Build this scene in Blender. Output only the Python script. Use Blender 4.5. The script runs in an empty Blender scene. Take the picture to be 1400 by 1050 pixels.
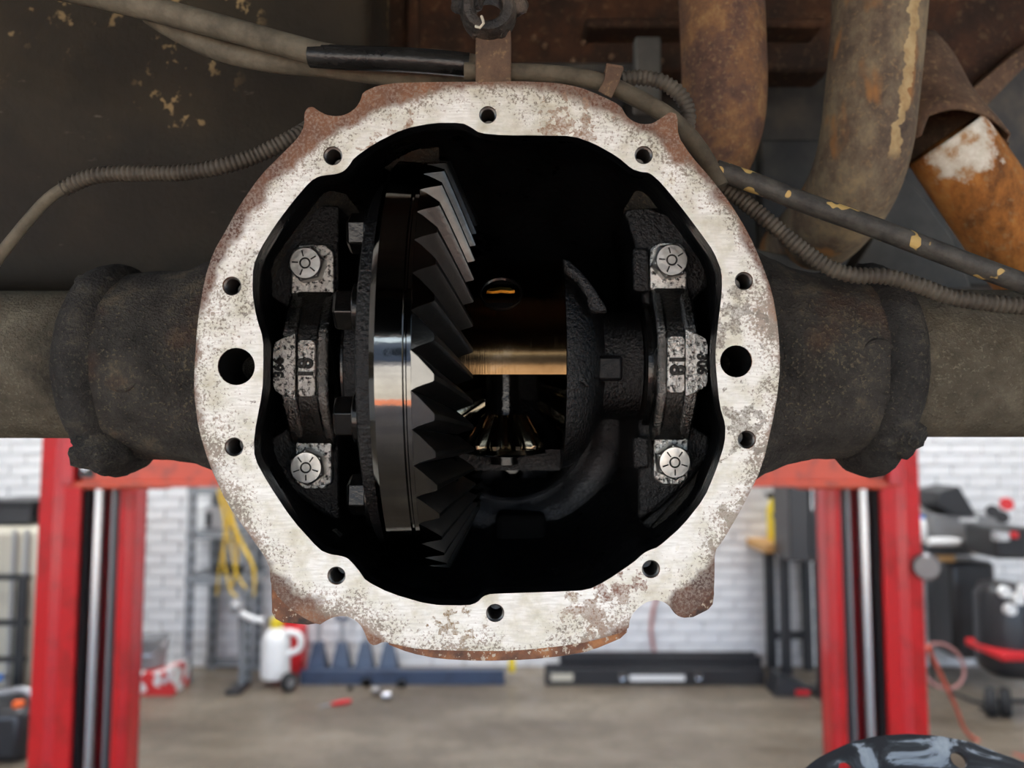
import bpy, bmesh, math, random
from mathutils import Vector, Matrix, noise
from mathutils.geometry import tessellate_polygon
random.seed(7)
R = math.radians
SC = bpy.context.scene
COL = SC.collection

# ------------------------------------------------------------------ camera, sky, sun, exposure
F = 1050.0                     # focal length in pixels of the 1400x1050 frame
PITCH = R(4.4)
CAM = Vector((0, 0, 1.5))
RIGHT = Vector((1, 0, 0)); FWD = Vector((0, math.cos(PITCH), math.sin(PITCH))); UP = Vector((0, -math.sin(PITCH), math.cos(PITCH)))
cd = bpy.data.cameras.new('camera'); cam = bpy.data.objects.new('camera', cd); COL.objects.link(cam)
cam.location = CAM; cam.rotation_euler = (R(90) + PITCH, 0, 0)
cd.sensor_width = 36; cd.lens = 36 * F / 1400; cd.clip_start = 0.02; cd.clip_end = 200
cd.dof.use_dof = True; cd.dof.focus_distance = 0.415; cd.dof.aperture_fstop = 6.0
SC.camera = cam

SUN_EL, SUN_AZ = 60, 205       # sun behind the camera, over its left shoulder
w = bpy.data.worlds.new('world'); SC.world = w; w.use_nodes = True
wt = w.node_tree; wt.nodes.clear()
sky = wt.nodes.new('ShaderNodeTexSky'); sky.sky_type = 'NISHITA'; sky.sun_disc = False
sky.sun_elevation = R(SUN_EL); sky.sun_rotation = R(SUN_AZ); sky.dust_density = 2.0; sky.ozone_density = 1.5
bg = wt.nodes.new('ShaderNodeBackground'); bg.inputs[1].default_value = 0.42
wo = wt.nodes.new('ShaderNodeOutputWorld')
wt.links.new(sky.outputs[0], bg.inputs[0]); wt.links.new(bg.outputs[0], wo.inputs[0])
sl = bpy.data.lights.new('sun', 'SUN'); sl.energy = 9.0; sl.angle = R(0.6); sl.color = (1, .95, .86)
so = bpy.data.objects.new('sun', sl); COL.objects.link(so)
so.rotation_euler = (R(90 - SUN_EL), 0, R(-25)); so.location = (-3, -8, 9)
vs = SC.view_settings
vs.view_transform = 'Standard'; vs.look = 'None'; vs.gamma = 1; vs.use_curve_mapping = False
vs.exposure = 1.0
FILL_W = 42                   # each added fill fitting over the far end of the workshop

# ------------------------------------------------------------------ coordinate helpers
def CW(u, v, d):                       # right / up / forward of the viewpoint, metres -> world
    return CAM + RIGHT * u + UP * v + FWD * d
def P(x, y, d):                        # a point seen at x, y of the frame and d metres ahead
    return CW((x - 700) / F * d, -(y - 525) / F * d, d)
def U(x, d): return (x - 700) / F * d
def V(y, d): return -(y - 525) / F * d
def W(x, y, Y):                        # the same on the upright plane at world Y
    r = RIGHT * ((x - 700) / F) - UP * ((y - 525) / F) + FWD
    t = Y / r.y
    p = CAM + r * t
    return p
def GY(y):                             # world Y where row y meets the floor
    r = -UP * ((y - 525) / F) + FWD
    return -1.5 / r.z * r.y
ROT = Matrix.Rotation(PITCH, 4, 'X')

# ------------------------------------------------------------------ mesh helpers
class MB:
    def __init__(s): s.v = []; s.f = []
    def add(s, vs, fs):
        o = len(s.v); s.v += [Vector(p) for p in vs]; s.f += [tuple(i + o for i in f) for f in fs]; return s
    def hull8(s, p):                   # 8 corners: bottom four then top four
        return s.add(p, [(3, 2, 1, 0), (4, 5, 6, 7), (0, 1, 5, 4), (1, 2, 6, 5), (2, 3, 7, 6), (3, 0, 4, 7)])
    def box(s, c, sz, rot=None):
        c = Vector(c); h = Vector(sz) / 2
        ps = [Vector((x * h.x, y * h.y, z * h.z)) for z in (-1, 1) for x, y in ((-1, -1), (1, -1), (1, 1), (-1, 1))]
        if rot: ps = [rot @ p for p in ps]
        return s.hull8([c + p for p in ps])
    def rings(s, rs, close=True, cap0=False, cap1=False):   # loft a list of equal rings
        n = len(rs[0]); o = len(s.v)
        for r in rs: s.v += [Vector(p) for p in r]
        for i in range(len(rs) - 1):
            for j in range(n if close else n - 1):
                k = (j + 1) % n
                s.f.append((o + i * n + j, o + i * n + k, o + (i + 1) * n + k, o + (i + 1) * n + j))
        if cap0: s.f.append(tuple(o + j for j in reversed(range(n))))
        if cap1: s.f.append(tuple(o + (len(rs) - 1) * n + j for j in range(n)))
        return s
    def lathe(s, prof, c, ax, up, n=48, cap0=False, cap1=False, a0=0, a1=360):   # prof: (axial, radius)
        c = Vector(c); ax = Vector(ax).normalized(); up = Vector(up).normalized(); sd = ax.cross(up)
        full = abs(a1 - a0) >= 360; m = n if full else n + 1
        rs = []
        for t, r in prof:
            rs.append([c + ax * t + (up * math.cos(R(a0 + (a1 - a0) * k / n)) + sd * math.sin(R(a0 + (a1 - a0) * k / n))) * r for k in range(m)])
        return s.rings(rs, close=full, cap0=cap0, cap1=cap1)
    def sweep(s, pts, rad, n=16, cap=True, step=None, ridge=None, scale2=1.0):
        pts = spline(pts, step) if step else [Vector(p) for p in pts]
        m = len(pts); rs = []
        t = (pts[1] - pts[0]).normalized()
        a = t.orthogonal().normalized()
        acc = 0
        for i, p in enumerate(pts):
            t = (pts[min(i + 1, m - 1)] - pts[max(i - 1, 0)]).normalized()
            a = (a - t * a.dot(t)).normalized(); b = t.cross(a)
            if i: acc += (p - pts[i - 1]).length
            r = rad(i / (m - 1)) if callable(rad) else rad
            if ridge: r *= ridge(acc)
            rs.append([p + (a * math.cos(2 * math.pi * k / n) + b * math.sin(2 * math.pi * k / n) * scale2) * r for k in range(n)])
        return s.rings(rs, cap0=cap, cap1=cap)
    def prism(s, poly, off, holes=()):    # poly: list of 3D points, off: vector
        loops = [[Vector(p) for p in poly]] + [[Vector(p) for p in h] for h in holes]
        off = Vector(off)
        tris = tessellate_polygon(loops)
        fl = [p for l in loops for p in l]; n = len(fl); o = len(s.v)
        s.v += fl + [p + off for p in fl]
        for a, b, c in tris:
            s.f.append((o + a, o + b, o + c)); s.f.append((o + n + c, o + n + b, o + n + a))
        q = 0
        for l in loops:
            m = len(l)
            for j in range(m):
                k = (j + 1) % m
                s.f.append((o + q + j, o + q + k, o + n + q + k, o + n + q + j))
            q += m
        return s
    def blob(s, c, r, n=10, m=7, seed=0, rough=0.0):
        c = Vector(c); r = Vector(r) if hasattr(r, '__len__') else Vector((r, r, r)); rs = []
        for i in range(1, m):
            t = math.pi * i / m
            ring = []
            for k in range(n):
                a = 2 * math.pi * k / n
                d = Vector((math.sin(t) * math.cos(a), math.sin(t) * math.sin(a), math.cos(t)))
                q = 1 + rough * noise.noise(d * 2.3 + Vector((seed, 0, 0)))
                ring.append(c + Vector((d.x * r.x, d.y * r.y, d.z * r.z)) * q)
            rs.append(ring)
        return s.rings(rs, cap0=True, cap1=True)

def spline(pts, step):
    pts = [Vector(p) for p in pts]; out = []
    q = [pts[0] * 2 - pts[1]] + pts + [pts[-1] * 2 - pts[-2]]
    for i in range(1, len(q) - 2):
        p0, p1, p2, p3 = q[i - 1:i + 3]
        m = max(1, int((p2 - p1).length / step))
        for k in range(m):
            t = k / m
            out.append(0.5 * ((2 * p1) + (p2 - p0) * t + (2 * p0 - 5 * p1 + 4 * p2 - p3) * t * t + (3 * p1 - p0 - 3 * p2 + p3) * t ** 3))
    out.append(pts[-1])
    return out

def put(o, mw, parent=None):
    COL.objects.link(o)
    if parent is not None:
        o.parent = parent; o.matrix_parent_inverse = WM[parent.name].inverted()
    o.matrix_basis = mw; WM[o.name] = mw.copy()
    return o
WM = {}
def tomesh(name, mb, smooth=35, bevel=None):
    me = bpy.data.meshes.new(name); me.from_pydata([tuple(v) for v in mb.v], [], mb.f)
    bm = bmesh.new(); bm.from_mesh(me); bmesh.ops.recalc_face_normals(bm, faces=bm.faces); bm.to_mesh(me); bm.free()
    if smooth:
        me.shade_smooth(); me.set_sharp_from_angle(angle=R(smooth))
    return me
def obj(name, mb, mat, parent=None, origin=None, smooth=35, bevel=0, seg=2):
    if origin is None:
        lo = [min(v[i] for v in mb.v) for i in range(3)]; hi = [max(v[i] for v in mb.v) for i in range(3)]
        origin = Vector([(a + b) / 2 for a, b in zip(lo, hi)])
        if parent is None: origin.z = lo[2]
    origin = Vector(origin)
    q = MB(); q.v = [v - origin for v in mb.v]; q.f = mb.f
    me = tomesh(name, q, smooth); me.materials.append(M(mat))
    o = bpy.data.objects.new(name, me); put(o, Matrix.Translation(origin), parent)
    if bevel:
        b = o.modifiers.new('bevel', 'BEVEL'); b.width = bevel; b.segments = seg; b.limit_method = 'ANGLE'; b.angle_limit = R(40); b.harden_normals = False
    return o
def tag(o, label, cat, group=None):
    o['label'] = label; o['category'] = cat
    if group: o['group'] = group
    return o
def thing(name, loc, label, cat, group=None):
    o = bpy.data.objects.new(name, None); o.empty_display_size = .05
    put(o, Matrix.Translation(Vector(loc))); return tag(o, label, cat, group)
def structure(o): o['kind'] = 'structure'; return o

# ------------------------------------------------------------------ materials
MATS = {}
def M(n): return MATS[n] if isinstance(n, str) else n
class NM:
    def __init__(s, name, base=(.5, .5, .5), rough=.5, metal=0, spec=.5, coat=0, coatr=.1):
        s.m = bpy.data.materials.new(name); s.m.use_nodes = True; MATS[name] = s.m
        s.t = s.m.node_tree; s.b = s.t.nodes['Principled BSDF']
        s.set('Base Color', (*base, 1)); s.set('Roughness', rough); s.set('Metallic', metal); s.set('Specular IOR Level', spec)
        s.set('Coat Weight', coat); s.set('Coat Roughness', coatr)
        s.tc = s.t.nodes.new('ShaderNodeTexCoord'); s.co = s.tc.outputs['Object']
    def set(s, k, v):
        if hasattr(v, 'is_linked') or hasattr(v, 'links'): s.t.links.new(v, s.b.inputs[k])
        else: s.b.inputs[k].default_value = v
    def node(s, typ, **ins):
        n = s.t.nodes.new(typ)
        for k, v in ins.items():
            i = n.inputs[int(k[1:])] if k[0] == 'i' and k[1:].isdigit() else n.inputs[k]
            if hasattr(v, 'links'): s.t.links.new(v, i)
            else: i.default_value = v
        return n
    def mapc(s, scale=(1, 1, 1), loc=(0, 0, 0), rot=(0, 0, 0), vec=None):
        n = s.node('ShaderNodeMapping', Vector=vec or s.co, Scale=scale, Location=loc, Rotation=rot); return n.outputs[0]
    def noise(s, scale, detail=4, rough=.55, vec=None, dist=0):
        return s.node('ShaderNodeTexNoise', Vector=vec or s.co, Scale=scale, Detail=detail, Roughness=rough, Distortion=dist).outputs['Fac']
    def vor(s, scale, vec=None, feat='F1'):
        n = s.node('ShaderNodeTexVoronoi', Vector=vec or s.co, Scale=scale); n.feature = feat; return n.outputs['Distance']
    def ramp(s, fac, stops):
        n = s.node('ShaderNodeValToRGB', Fac=fac); e = n.color_ramp.elements
        while len(e) < len(stops): e.new(.5)
        for q, (p, c) in zip(e, stops):
            q.position = p; q.color = (*c, 1) if hasattr(c, '__len__') else (c, c, c, 1)
        return n.outputs['Color']
    def mix(s, fac, a, b, typ='MIX'):
        n = s.t.nodes.new('ShaderNodeMix'); n.data_type = 'RGBA'; n.blend_type = typ
        for i, v in ((0, fac), (6, a), (7, b)):
            if hasattr(v, 'links'): s.t.links.new(v, n.inputs[i])
            else: n.inputs[i].default_value = (*v, 1) if hasattr(v, '__len__') else v
        return n.outputs[2]
    def math(s, op, a, b=0.0, c=0.0, clamp=False):
        n = s.t.nodes.new('ShaderNodeMath'); n.operation = op; n.use_clamp = clamp
        for i, v in enumerate((a, b, c)):
            if hasattr(v, 'links'): s.t.links.new(v, n.inputs[i])
            else: n.inputs[i].default_value = v
        return n.outputs[0]
    def bump(s, h, strength=.3, dist=.002):
        n = s.node('ShaderNodeBump', Height=h, Strength=strength, Distance=dist); s.t.links.new(n.outputs[0], s.b.inputs['Normal']); return n
    def sep(s, vec=None):
        return s.node('ShaderNodeSeparateXYZ', Vector=vec or s.co).outputs

def speck(name, cols, scale, rough=.7, metal=0, bump=.3, bd=.002, spec=.5, detail=6, coat=0, fine=None, lo=.35, hi=.65):
    m = NM(name, rough=rough, metal=metal, spec=spec, coat=coat)
    f = m.noise(scale, detail, .6)
    n = len(cols)
    col = m.ramp(f, [(lo + (hi - lo) * i / max(1, n - 1), c) for i, c in enumerate(cols)])
    if fine:
        g = m.noise(fine[0], 3, .6)
        col = m.mix(m.ramp(g, [(fine[1], 0.0), (fine[1] + .06, 1.0)]), col, fine[2])
    m.set('Base Color', col)
    if bump: m.bump(m.noise(scale * 3, 6, .65), bump, bd)
    return m
def plain(name, c, rough=.5, metal=0, spec=.5, coat=0): return NM(name, c, rough, metal, spec, coat)

# machined sealing face: bright worn metal, speckled towards the rim, with rust and old sealant
m = NM('flange_face', rough=.5, metal=.12)
sx = m.sep(); x, y, z = sx[0], sx[1], sx[2]
rad = m.math('SQRT', m.math('ADD', m.math('MULTIPLY', x, x), m.math('MULTIPLY', z, z)))
n1 = m.noise(700, 4, .7); n2 = m.noise(60, 5, .6); n3 = m.noise(22, 4, .6)
base = m.ramp(n2, [(.28, (.42, .39, .29)), (.42, (.60, .585, .50)), (.55, (.74, .735, .69)), (.66, (.80, .80, .77)), (.76, (.62, .58, .43))])
ang = m.mapc(scale=(120, 120, 900)); streak = m.noise(1, 3, .5, vec=ang)
base = m.mix(m.math('MULTIPLY', m.ramp(streak, [(.42, 0.0), (.62, 1.0)]), .45), base, (.50, .49, .44))
sp_th = m.math('ADD', m.math('MULTIPLY', m.math('SUBTRACT', rad, .136), 9.0), m.math('MULTIPLY', m.math('SUBTRACT', n3, .5), .75))
spk = m.math('MULTIPLY', m.math('SUBTRACT', m.math('ADD', n1, sp_th), .57), 9.0, clamp=True)
base = m.mix(m.math('MULTIPLY', spk, .8), base, m.ramp(n2, [(.4, (.09, .065, .045)), (.6, (.22, .15, .10))]))
# rust belt at the rim, heavier over the top and on the ears
up_ = m.math('MULTIPLY', m.math('SUBTRACT', z, .02), 9.0, clamp=True)
rth = m.math('ADD', m.math('ADD', m.math('MULTIPLY', m.math('SUBTRACT', rad, .1505), 150.0), m.math('MULTIPLY', m.math('SUBTRACT', n2, .5), 3.0)), m.math('MULTIPLY', up_, 1.35))
rust = m.math('MULTIPLY', rth, 1.6, clamp=True)
base = m.mix(m.math('MULTIPLY', rust, m.ramp(n1, [(.46, 1.0), (.66, .35)])), base, m.ramp(n3, [(.35, (.055, .024, .015)), (.52, (.12, .050, .026)), (.68, (.22, .095, .04))]))
# old sealant smears and dark stains with shapes of their own
for (cx, cz, rr, c) in ((-.108, .033, .020, (.20, .17, .14)), (-.105, -.024, .017, (.22, .18, .15)), (-.101, -.010, .010, (.20, .16, .13)),
                        (.128, .030, .018, (.26, .23, .19)), (.131, -.030, .017, (.24, .21, .17)), (.122, .012, .010, (.22, .18, .15)),
                        (-.050, .118, .014, (.34, .20, .12)), (.040, .121, .020, (.36, .22, .14)), (.055, -.128, .020, (.33, .22, .15)),
                        (.130, -.085, .012, (.3, .25, .18)), (.07, -.112, .010, (.25, .13, .09)), (-.015, -.140, .006, (.28, .18, .08))):
    dx = m.math('SUBTRACT', x, cx); dz = m.math('SUBTRACT', z, cz)
    dd = m.math('SQRT', m.math('ADD', m.math('MULTIPLY', dx, dx), m.math('MULTIPLY', dz, dz)))
    k = m.math('MULTIPLY', m.math('ADD', m.math('SUBTRACT', rr * .38, dd), m.math('MULTIPLY', m.math('SUBTRACT', m.noise(130, 5, .6, vec=m.mapc(loc=(cx * 9, cz * 7, 0))), .47), .10)), 500.0, clamp=True)
    base = m.mix(m.math('MULTIPLY', k, m.ramp(n1, [(.40, 1.0), (.60, .30)])), base, tuple(q_ * .7 for q_ in c))
m.set('Base Color', base)
m.set('Roughness', m.ramp(n2, [(.3, .45), (.7, .62)]))
m.bump(m.math('ADD', m.math('MULTIPLY', n1, .5), m.math('MULTIPLY', streak, .25)), .28, .0012)

def oily(name, c, metal, r0, r1, bs, bstr, bd=.0015, c2=None, spec=.5):
    m = NM(name, c, metal=metal, spec=spec)
    f = m.noise(bs, 5, .6); g = m.noise(35, 4, .6)
    if c2: m.set('Base Color', m.ramp(g, [(.38, c), (.62, c2)]))
    m.set('Roughness', m.ramp(g, [(.35, r0), (.65, r1)]))
    m.bump(f, bstr, bd); return m
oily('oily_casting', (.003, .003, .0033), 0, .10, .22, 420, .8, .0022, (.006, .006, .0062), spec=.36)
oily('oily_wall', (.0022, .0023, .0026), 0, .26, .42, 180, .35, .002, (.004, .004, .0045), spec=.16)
oily('oily_boss', (.10, .10, .105), .8, .16, .28, 420, .9, .0022, (.045, .045, .048))
oily('cap_iron', (.80, .79, .75), 1, .22, .36, 560, .8, .0016, (.40, .39, .37))
m = MATS['cap_iron']; q = NM.__new__(NM); q.m = m; q.t = m.node_tree; q.b = q.t.nodes['Principled BSDF']; q.tc = q.t.nodes.new('ShaderNodeTexCoord'); q.co = q.tc.outputs['Object']
q.set('Base Color', q.mix(q.ramp(q.noise(420, 4, .65), [(.38, 1.0), (.50, 0.0)]), q.ramp(q.noise(60, 4, .6), [(.35, (.50, .49, .46)), (.65, (.85, .84, .80))]), (.035, .034, .032)))
oily('cap_shaded', (.20, .195, .185), 1, .20, .32, 520, .8, .0016, (.09, .088, .084))  # darker copy of the cap iron: shade of the sloping ribs put into colour
oily('cap_dark', (.030, .029, .027), .7, .14, .26, 420, .6, .0018, (.012, .012, .012))  # darkest copy: shade of the recessed arch in its colour, also cast marks
oily('bolt_steel', (.62, .61, .58), 1, .26, .40, 300, .25, .001, (.36, .35, .33))
oily('ring_band', (.15, .146, .138), 1, .05, .09, 90, .05, .001, (.115, .112, .106))
oily('ring_teeth', (.10, .098, .094), 1, .24, .36, 500, .25, .0006, (.065, .063, .06))
oily('ring_root', (.05, .045, .04), 1, .15, .3, 300, .2, .0008)
oily('spider_steel', (.16, .13, .09), 1, .10, .2, 100, .2, .001, (.09, .075, .05))
oily('dark_steel', (.032, .031, .030), .9, .10, .22, 250, .3, .001, (.03, .029, .028))
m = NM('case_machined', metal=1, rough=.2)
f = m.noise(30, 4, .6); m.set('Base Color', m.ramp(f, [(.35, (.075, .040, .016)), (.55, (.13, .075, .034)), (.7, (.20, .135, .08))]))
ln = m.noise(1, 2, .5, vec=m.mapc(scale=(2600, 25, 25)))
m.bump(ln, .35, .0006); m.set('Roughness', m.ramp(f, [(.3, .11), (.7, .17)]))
plain('gold_glint', (.8, .52, .12), .3, 1)

def grime(name, dark, mid, tan, rust=None, sc=40):
    m = NM(name, rough=.95, spec=.12)
    a = m.noise(sc, 7, .7); b = m.noise(sc * 12, 4, .65); g = m.noise(9, 4, .6)
    col = m.ramp(a, [(.32, dark), (.55, mid), (.75, tan)])
    col = m.mix(m.math('MULTIPLY', m.math('SUBTRACT', m.math('ADD', b, m.math('MULTIPLY', g, .5)), .84), 7.0, clamp=True), col, tan)
    if rust: col = m.mix(m.ramp(m.noise(14, 5, .6), [(.55, 0.0), (.68, .75)]), col, rust)
    m.set('Base Color', col)
    m.bump(m.math('ADD', m.math('MULTIPLY', a, .6), m.math('MULTIPLY', b, .7)), 1.0, .006); return m
grime('neck_grime', (.026, .025, .0235), (.062, .058, .052), (.15, .128, .086), (.095, .050, .033))
for nm_, ed_, sl_0 in (('tube_dirt', .004, 40.0), ('tube_dirt_left', .022, 34.0)):
    m = grime(nm_, (.080, .071, .053), (.135, .12, .09), (.22, .195, .145))
    ps = m.sep(); ax_ = m.math('ABSOLUTE', ps[0])
    gm = m.math('MULTIPLY', m.math('ADD', m.math('SUBTRACT', ed_, m.math('ADD', ax_, m.math('MULTIPLY', m.math('ABSOLUTE', m.math('ADD', ps[2], .006)), .5))), m.math('MULTIPLY', m.math('SUBTRACT', m.noise(60, 6, .7), .40), .06)), sl_0, clamp=True)
    old = m.b.inputs['Base Color'].links[0].from_socket
    m.set('Base Color', m.mix(gm, old, m.ramp(m.noise(300, 4, .6), [(.4, (.020, .019, .018)), (.62, (.06, .055, .045))])))
grime('collar_grime', (.022, .022, .022), (.052, .050, .047), (.11, .098, .075))
speck('rim_rust', [(.045, .03, .025), (.16, .07, .038), (.34, .15, .06)], 60, .85, bump=.5, bd=.003, fine=(300, .58, (.42, .36, .28)))
m = NM('thread_hole', (.09, .085, .08), .35, .9); m.bump(m.noise(400, 3), .2, .001)
plain('bore_dark', (.004, .004, .004), .9, 0, .08)
# plastic tank
m = NM('tank_plastic', rough=.68, spec=.16)
g = m.noise(3.5, 5, .6); col = m.ramp(g, [(.3, (.007, .0062, .005)), (.52, (.018, .0138, .009)), (.72, (.042, .031, .018))])
v = m.vor(55); big = m.noise(7, 3, .5)
k = m.math('MULTIPLY', m.math('MULTIPLY', m.math('SUBTRACT', m.noise(85, 3, .6), .60), 18.0, clamp=True), m.ramp(big, [(.53, 0.0), (.63, .75)]))
k = m.math('MAXIMUM', k, m.math('MULTIPLY', m.math('MULTIPLY', m.math('SUBTRACT', .09, m.vor(26)), 30.0, clamp=True), m.ramp(m.noise(12, 2), [(.52, 0.0), (.56, .5)])))
col = m.mix(k, col, (.26, .18, .085))
sc_ = m.noise(1, 4, .7, vec=m.mapc(scale=(26, 26, 150), rot=(0, R(35), 0)))
col = m.mix(m.ramp(m.math('ADD', sc_, m.math('MULTIPLY', m.math('SUBTRACT', m.noise(2.2, 2), .5), .5)), [(.70, 0.0), (.76, .35)]), col, (.24, .21, .16))
m.set('Base Color', col); m.bump(m.noise(60, 6, .65), .35, .004)
def hose(name, a, b, rough=.8, sc=60, spot=None):
    m = NM(name, rough=rough, spec=.35)
    col = m.ramp(m.noise(sc, 6, .65), [(.33, a), (.65, b)])
    if spot: col = m.mix(m.ramp(m.noise(75, 2, .5), [(.60, 0.0), (.615, 1.0)]), col, spot)
    m.set('Base Color', col); m.bump(m.noise(sc * 5, 5, .6), .35, .0012); return m
hose('dirty_hose', (.045, .036, .024), (.105, .086, .058))
hose('dusty_hose', (.060, .051, .036), (.135, .115, .082))
hose('black_rubber', (.007, .007, .007), (.018, .0175, .0165), .24)
hose('black_pipe', (.018, .017, .016), (.07, .065, .055), .6, 70, (.42, .29, .10))
hose('loom_plastic', (.036, .030, .023), (.085, .072, .054), .65)
# rusted exhaust
def rusty(name, stops, sc, patch=None, rough=.85, stretch=(1, 1, 1), fl_=.45):
    m = NM(name, rough=rough, spec=.3)
    vec = m.mapc(scale=stretch)
    a = m.noise(sc, 9, .74, vec=vec); b = m.noise(sc * 9, 4, .6)
    col = m.ramp(a, stops)
    col = m.mix(m.ramp(b, [(.56, 0.0), (.66, fl_)]), col, (.27, .18, .09))
    if patch:
        c, th, loc, s2 = patch
        col = m.mix(m.ramp(m.noise(s2, 4, .55, vec=m.mapc(loc=loc, scale=(1, 1, .45))), [(th, 0.0), (th + .05, .9)]), col, c)
    m.set('Base Color', col); m.bump(m.math('ADD', m.math('MULTIPLY', a, .7), m.math('MULTIPLY', b, .4)), .6, .003); return m
rusty('rust_pipe_a', [(.32, (.050, .028, .023)), (.45, (.095, .052, .036)), (.55, (.16, .082, .040)), (.68, (.26, .155, .065))], 34)
m = rusty('rust_pipe_b', [(.30, (.040, .028, .024)), (.44, (.095, .070, .050)), (.56, (.165, .130, .085)), (.70, (.27, .20, .11))], 26, ((.27, .13, .045), .55, (0, 0, .2), 18), stretch=(1, 1, .7))
ps = m.sep()                               # pale drip of dried mud running down the pipe
wob = m.math('MULTIPLY', m.math('SUBTRACT', m.noise(45, 3, .6, vec=m.mapc(scale=(0, 0, 1))), .5), .022)
off = m.math('ABSOLUTE', m.math('SUBTRACT', m.math('SUBTRACT', ps[0], wob), m.math('MULTIPLY_ADD', ps[2], .14, .0115)))
wid = m.math('MULTIPLY_ADD', m.noise(60, 4, .6, vec=m.mapc(loc=(0, 0, 3))), .014, -.0022)
dk = m.math('MULTIPLY', m.math('MULTIPLY', m.math('SUBTRACT', wid, off), 1500.0, clamp=True), m.math('MULTIPLY', m.math('ADD', ps[2], .075), 120.0, clamp=True))
old = m.b.inputs['Base Color'].links[0].from_socket
m.set('Base Color', m.mix(m.math('MULTIPLY', dk, .85), old, m.ramp(m.noise(90, 4, .6), [(.35, (.30, .20, .09)), (.6, (.44, .33, .17))])))
m = rusty('rust_orange', [(.34, (.035, .017, .009)), (.45, (.13, .05, .013)), (.55, (.31, .12, .025)), (.70, (.50, .24, .07))], 15, stretch=(1, 1, .5))
ps = m.sep(); dd = None                    # chalky pale scale round the broken end
for k_, q_ in enumerate((-.004, -.028, -.012)):
    e_ = m.math('SUBTRACT', ps[k_], q_); e_ = m.math('MULTIPLY', e_, e_); dd = e_ if dd is None else m.math('ADD', dd, e_)
sc2 = m.math('MULTIPLY', m.math('ADD', m.math('SUBTRACT', .029, m.math('SQRT', dd)), m.math('MULTIPLY', m.math('SUBTRACT', m.noise(55, 6, .65), .5), .055)), 140.0, clamp=True)
old = m.b.inputs['Base Color'].links[0].from_socket
m.set('Base Color', m.mix(sc2, old, m.ramp(m.noise(70, 5, .6), [(.34, (.34, .20, .10)), (.46, (.50, .46, .38)), (.65, (.66, .64, .57))])))
rusty('rust_dark', [(.3, (.010, .006, .004)), (.48, (.026, .012, .0065)), (.6, (.052, .021, .009)), (.75, (.09, .042, .017))], 14, fl_=.15)
rusty('rust_brown', [(.3, (.04, .026, .019)), (.5, (.095, .058, .038)), (.7, (.16, .10, .06))], 26)
speck('frame_black', [(.012, .012, .012), (.03, .028, .025), (.06, .05, .038)], 18, .7, bump=.4)
speck('frame_grey', [(.04, .04, .038), (.075, .072, .066), (.11, .10, .085)], 12, .75, bump=.3)
speck('grease', [(.010, .009, .008), (.035, .028, .022), (.11, .085, .065)], 90, .4, bump=.7, bd=.004)
# diff cover
m = NM('cover_paint', rough=.42)
a = m.noise(1, 5, .6, vec=m.mapc(scale=(16, 34, 34)), dist=1.2); b = m.noise(120, 4, .6)
col = m.ramp(a, [(.47, (.022, .023, .026)), (.52, (.05, .055, .06)), (.55, (.28, .31, .34)), (.68, (.42, .45, .47))])
m.set('Base Color', col); m.bump(m.math('ADD', a, m.math('MULTIPLY', b, .3)), .4, .002)
speck('cover_bare', [(.20, .20, .20), (.42, .42, .42), (.55, .55, .55)], 40, .4, .7, bump=.2)
# workshop
m = NM('white_brick', rough=.6)
oi = m.node('ShaderNodeObjectInfo').outputs['Random']
f = m.noise(5, 5, .6)
m.set('Base Color', m.mix(m.math('MULTIPLY', oi, .35), m.ramp(f, [(.3, (.62, .615, .61)), (.5, (.76, .755, .745)), (.7, (.82, .815, .80))]), (.66, .66, .67)))
m.bump(m.noise(60, 5), .4, .004)
plain('white_mortar', (.55, .545, .54), .8)
m = NM('shop_floor', rough=.42, spec=.4)
a = m.noise(1, 6, .62, vec=m.mapc(scale=(.8, 2.6, 1))); b = m.noise(6, 5, .6); c_ = m.noise(40, 4, .6)
col = m.ramp(a, [(.32, (.085, .066, .046)), (.5, (.145, .118, .086)), (.68, (.215, .18, .135))])
col = m.mix(m.ramp(b, [(.50, 0.0), (.68, .55)]), col, (.105, .088, .07)); col = m.mix(m.ramp(c_, [(.58, 0.0), (.7, .4)]), col, (.30, .265, .21))
m.set('Base Color', col); m.set('Roughness', m.ramp(b, [(.35, .30), (.65, .55)])); m.bump(c_, .1, .002)
speck('apron_concrete', [(.48, .45, .39), (.58, .55, .48), (.66, .63, .56)], .8, .9, bump=.1)
speck('asphalt', [(.13, .13, .135), (.17, .17, .17)], 2, .9, bump=.1)
plain('orange_strip', (.80, .20, .06), .6)
plain('grey_cladding', (.30, .32, .36), .6); plain('dark_glass', (.03, .04, .05), .08)
plain('ceiling_white', (.55, .54, .52), .8)
lt = NM('fill_lamp_tube', (.9, .9, .9)); lt.set('Emission Color', (.93, .96, 1, 1)); lt.set('Emission Strength', 6.0)
def paint(name, c, c2, rough=.38, sc=8):
    m = NM(name, c, rough, coat=.25, coatr=.15); m.set('Base Color', m.ramp(m.noise(sc, 5, .6), [(.36, c2), (.5, c)])); m.bump(m.noise(90, 4), .06, .002); return m
paint('red_paint', (.58, .008, .012), (.42, .010, .010))
paint('orange_paint', (.66, .085, .035), (.40, .07, .04), .5, 14)
paint('deep_red', (.32, .008, .012), (.22, .008, .012))
paint('grey_paint', (.20, .215, .225), (.16, .17, .18)); paint('dark_blue', (.035, .055, .10), (.025, .035, .06))
plain('black_paint', (.016, .016, .017), .45); plain('black_satin', (.022, .022, .024), .3)
plain('chrome', (.50, .50, .51), .26, 1); plain('mirror_back', (.14, .14, .145), .25, .6); plain('steel_cable', (.20, .20, .205), .4, .8)
plain('white_plastic', (.78, .78, .76), .4); plain('cream_plastic', (.52, .48, .38), .45); plain('yellow_plastic', (.75, .56, .02), .4)
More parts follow.
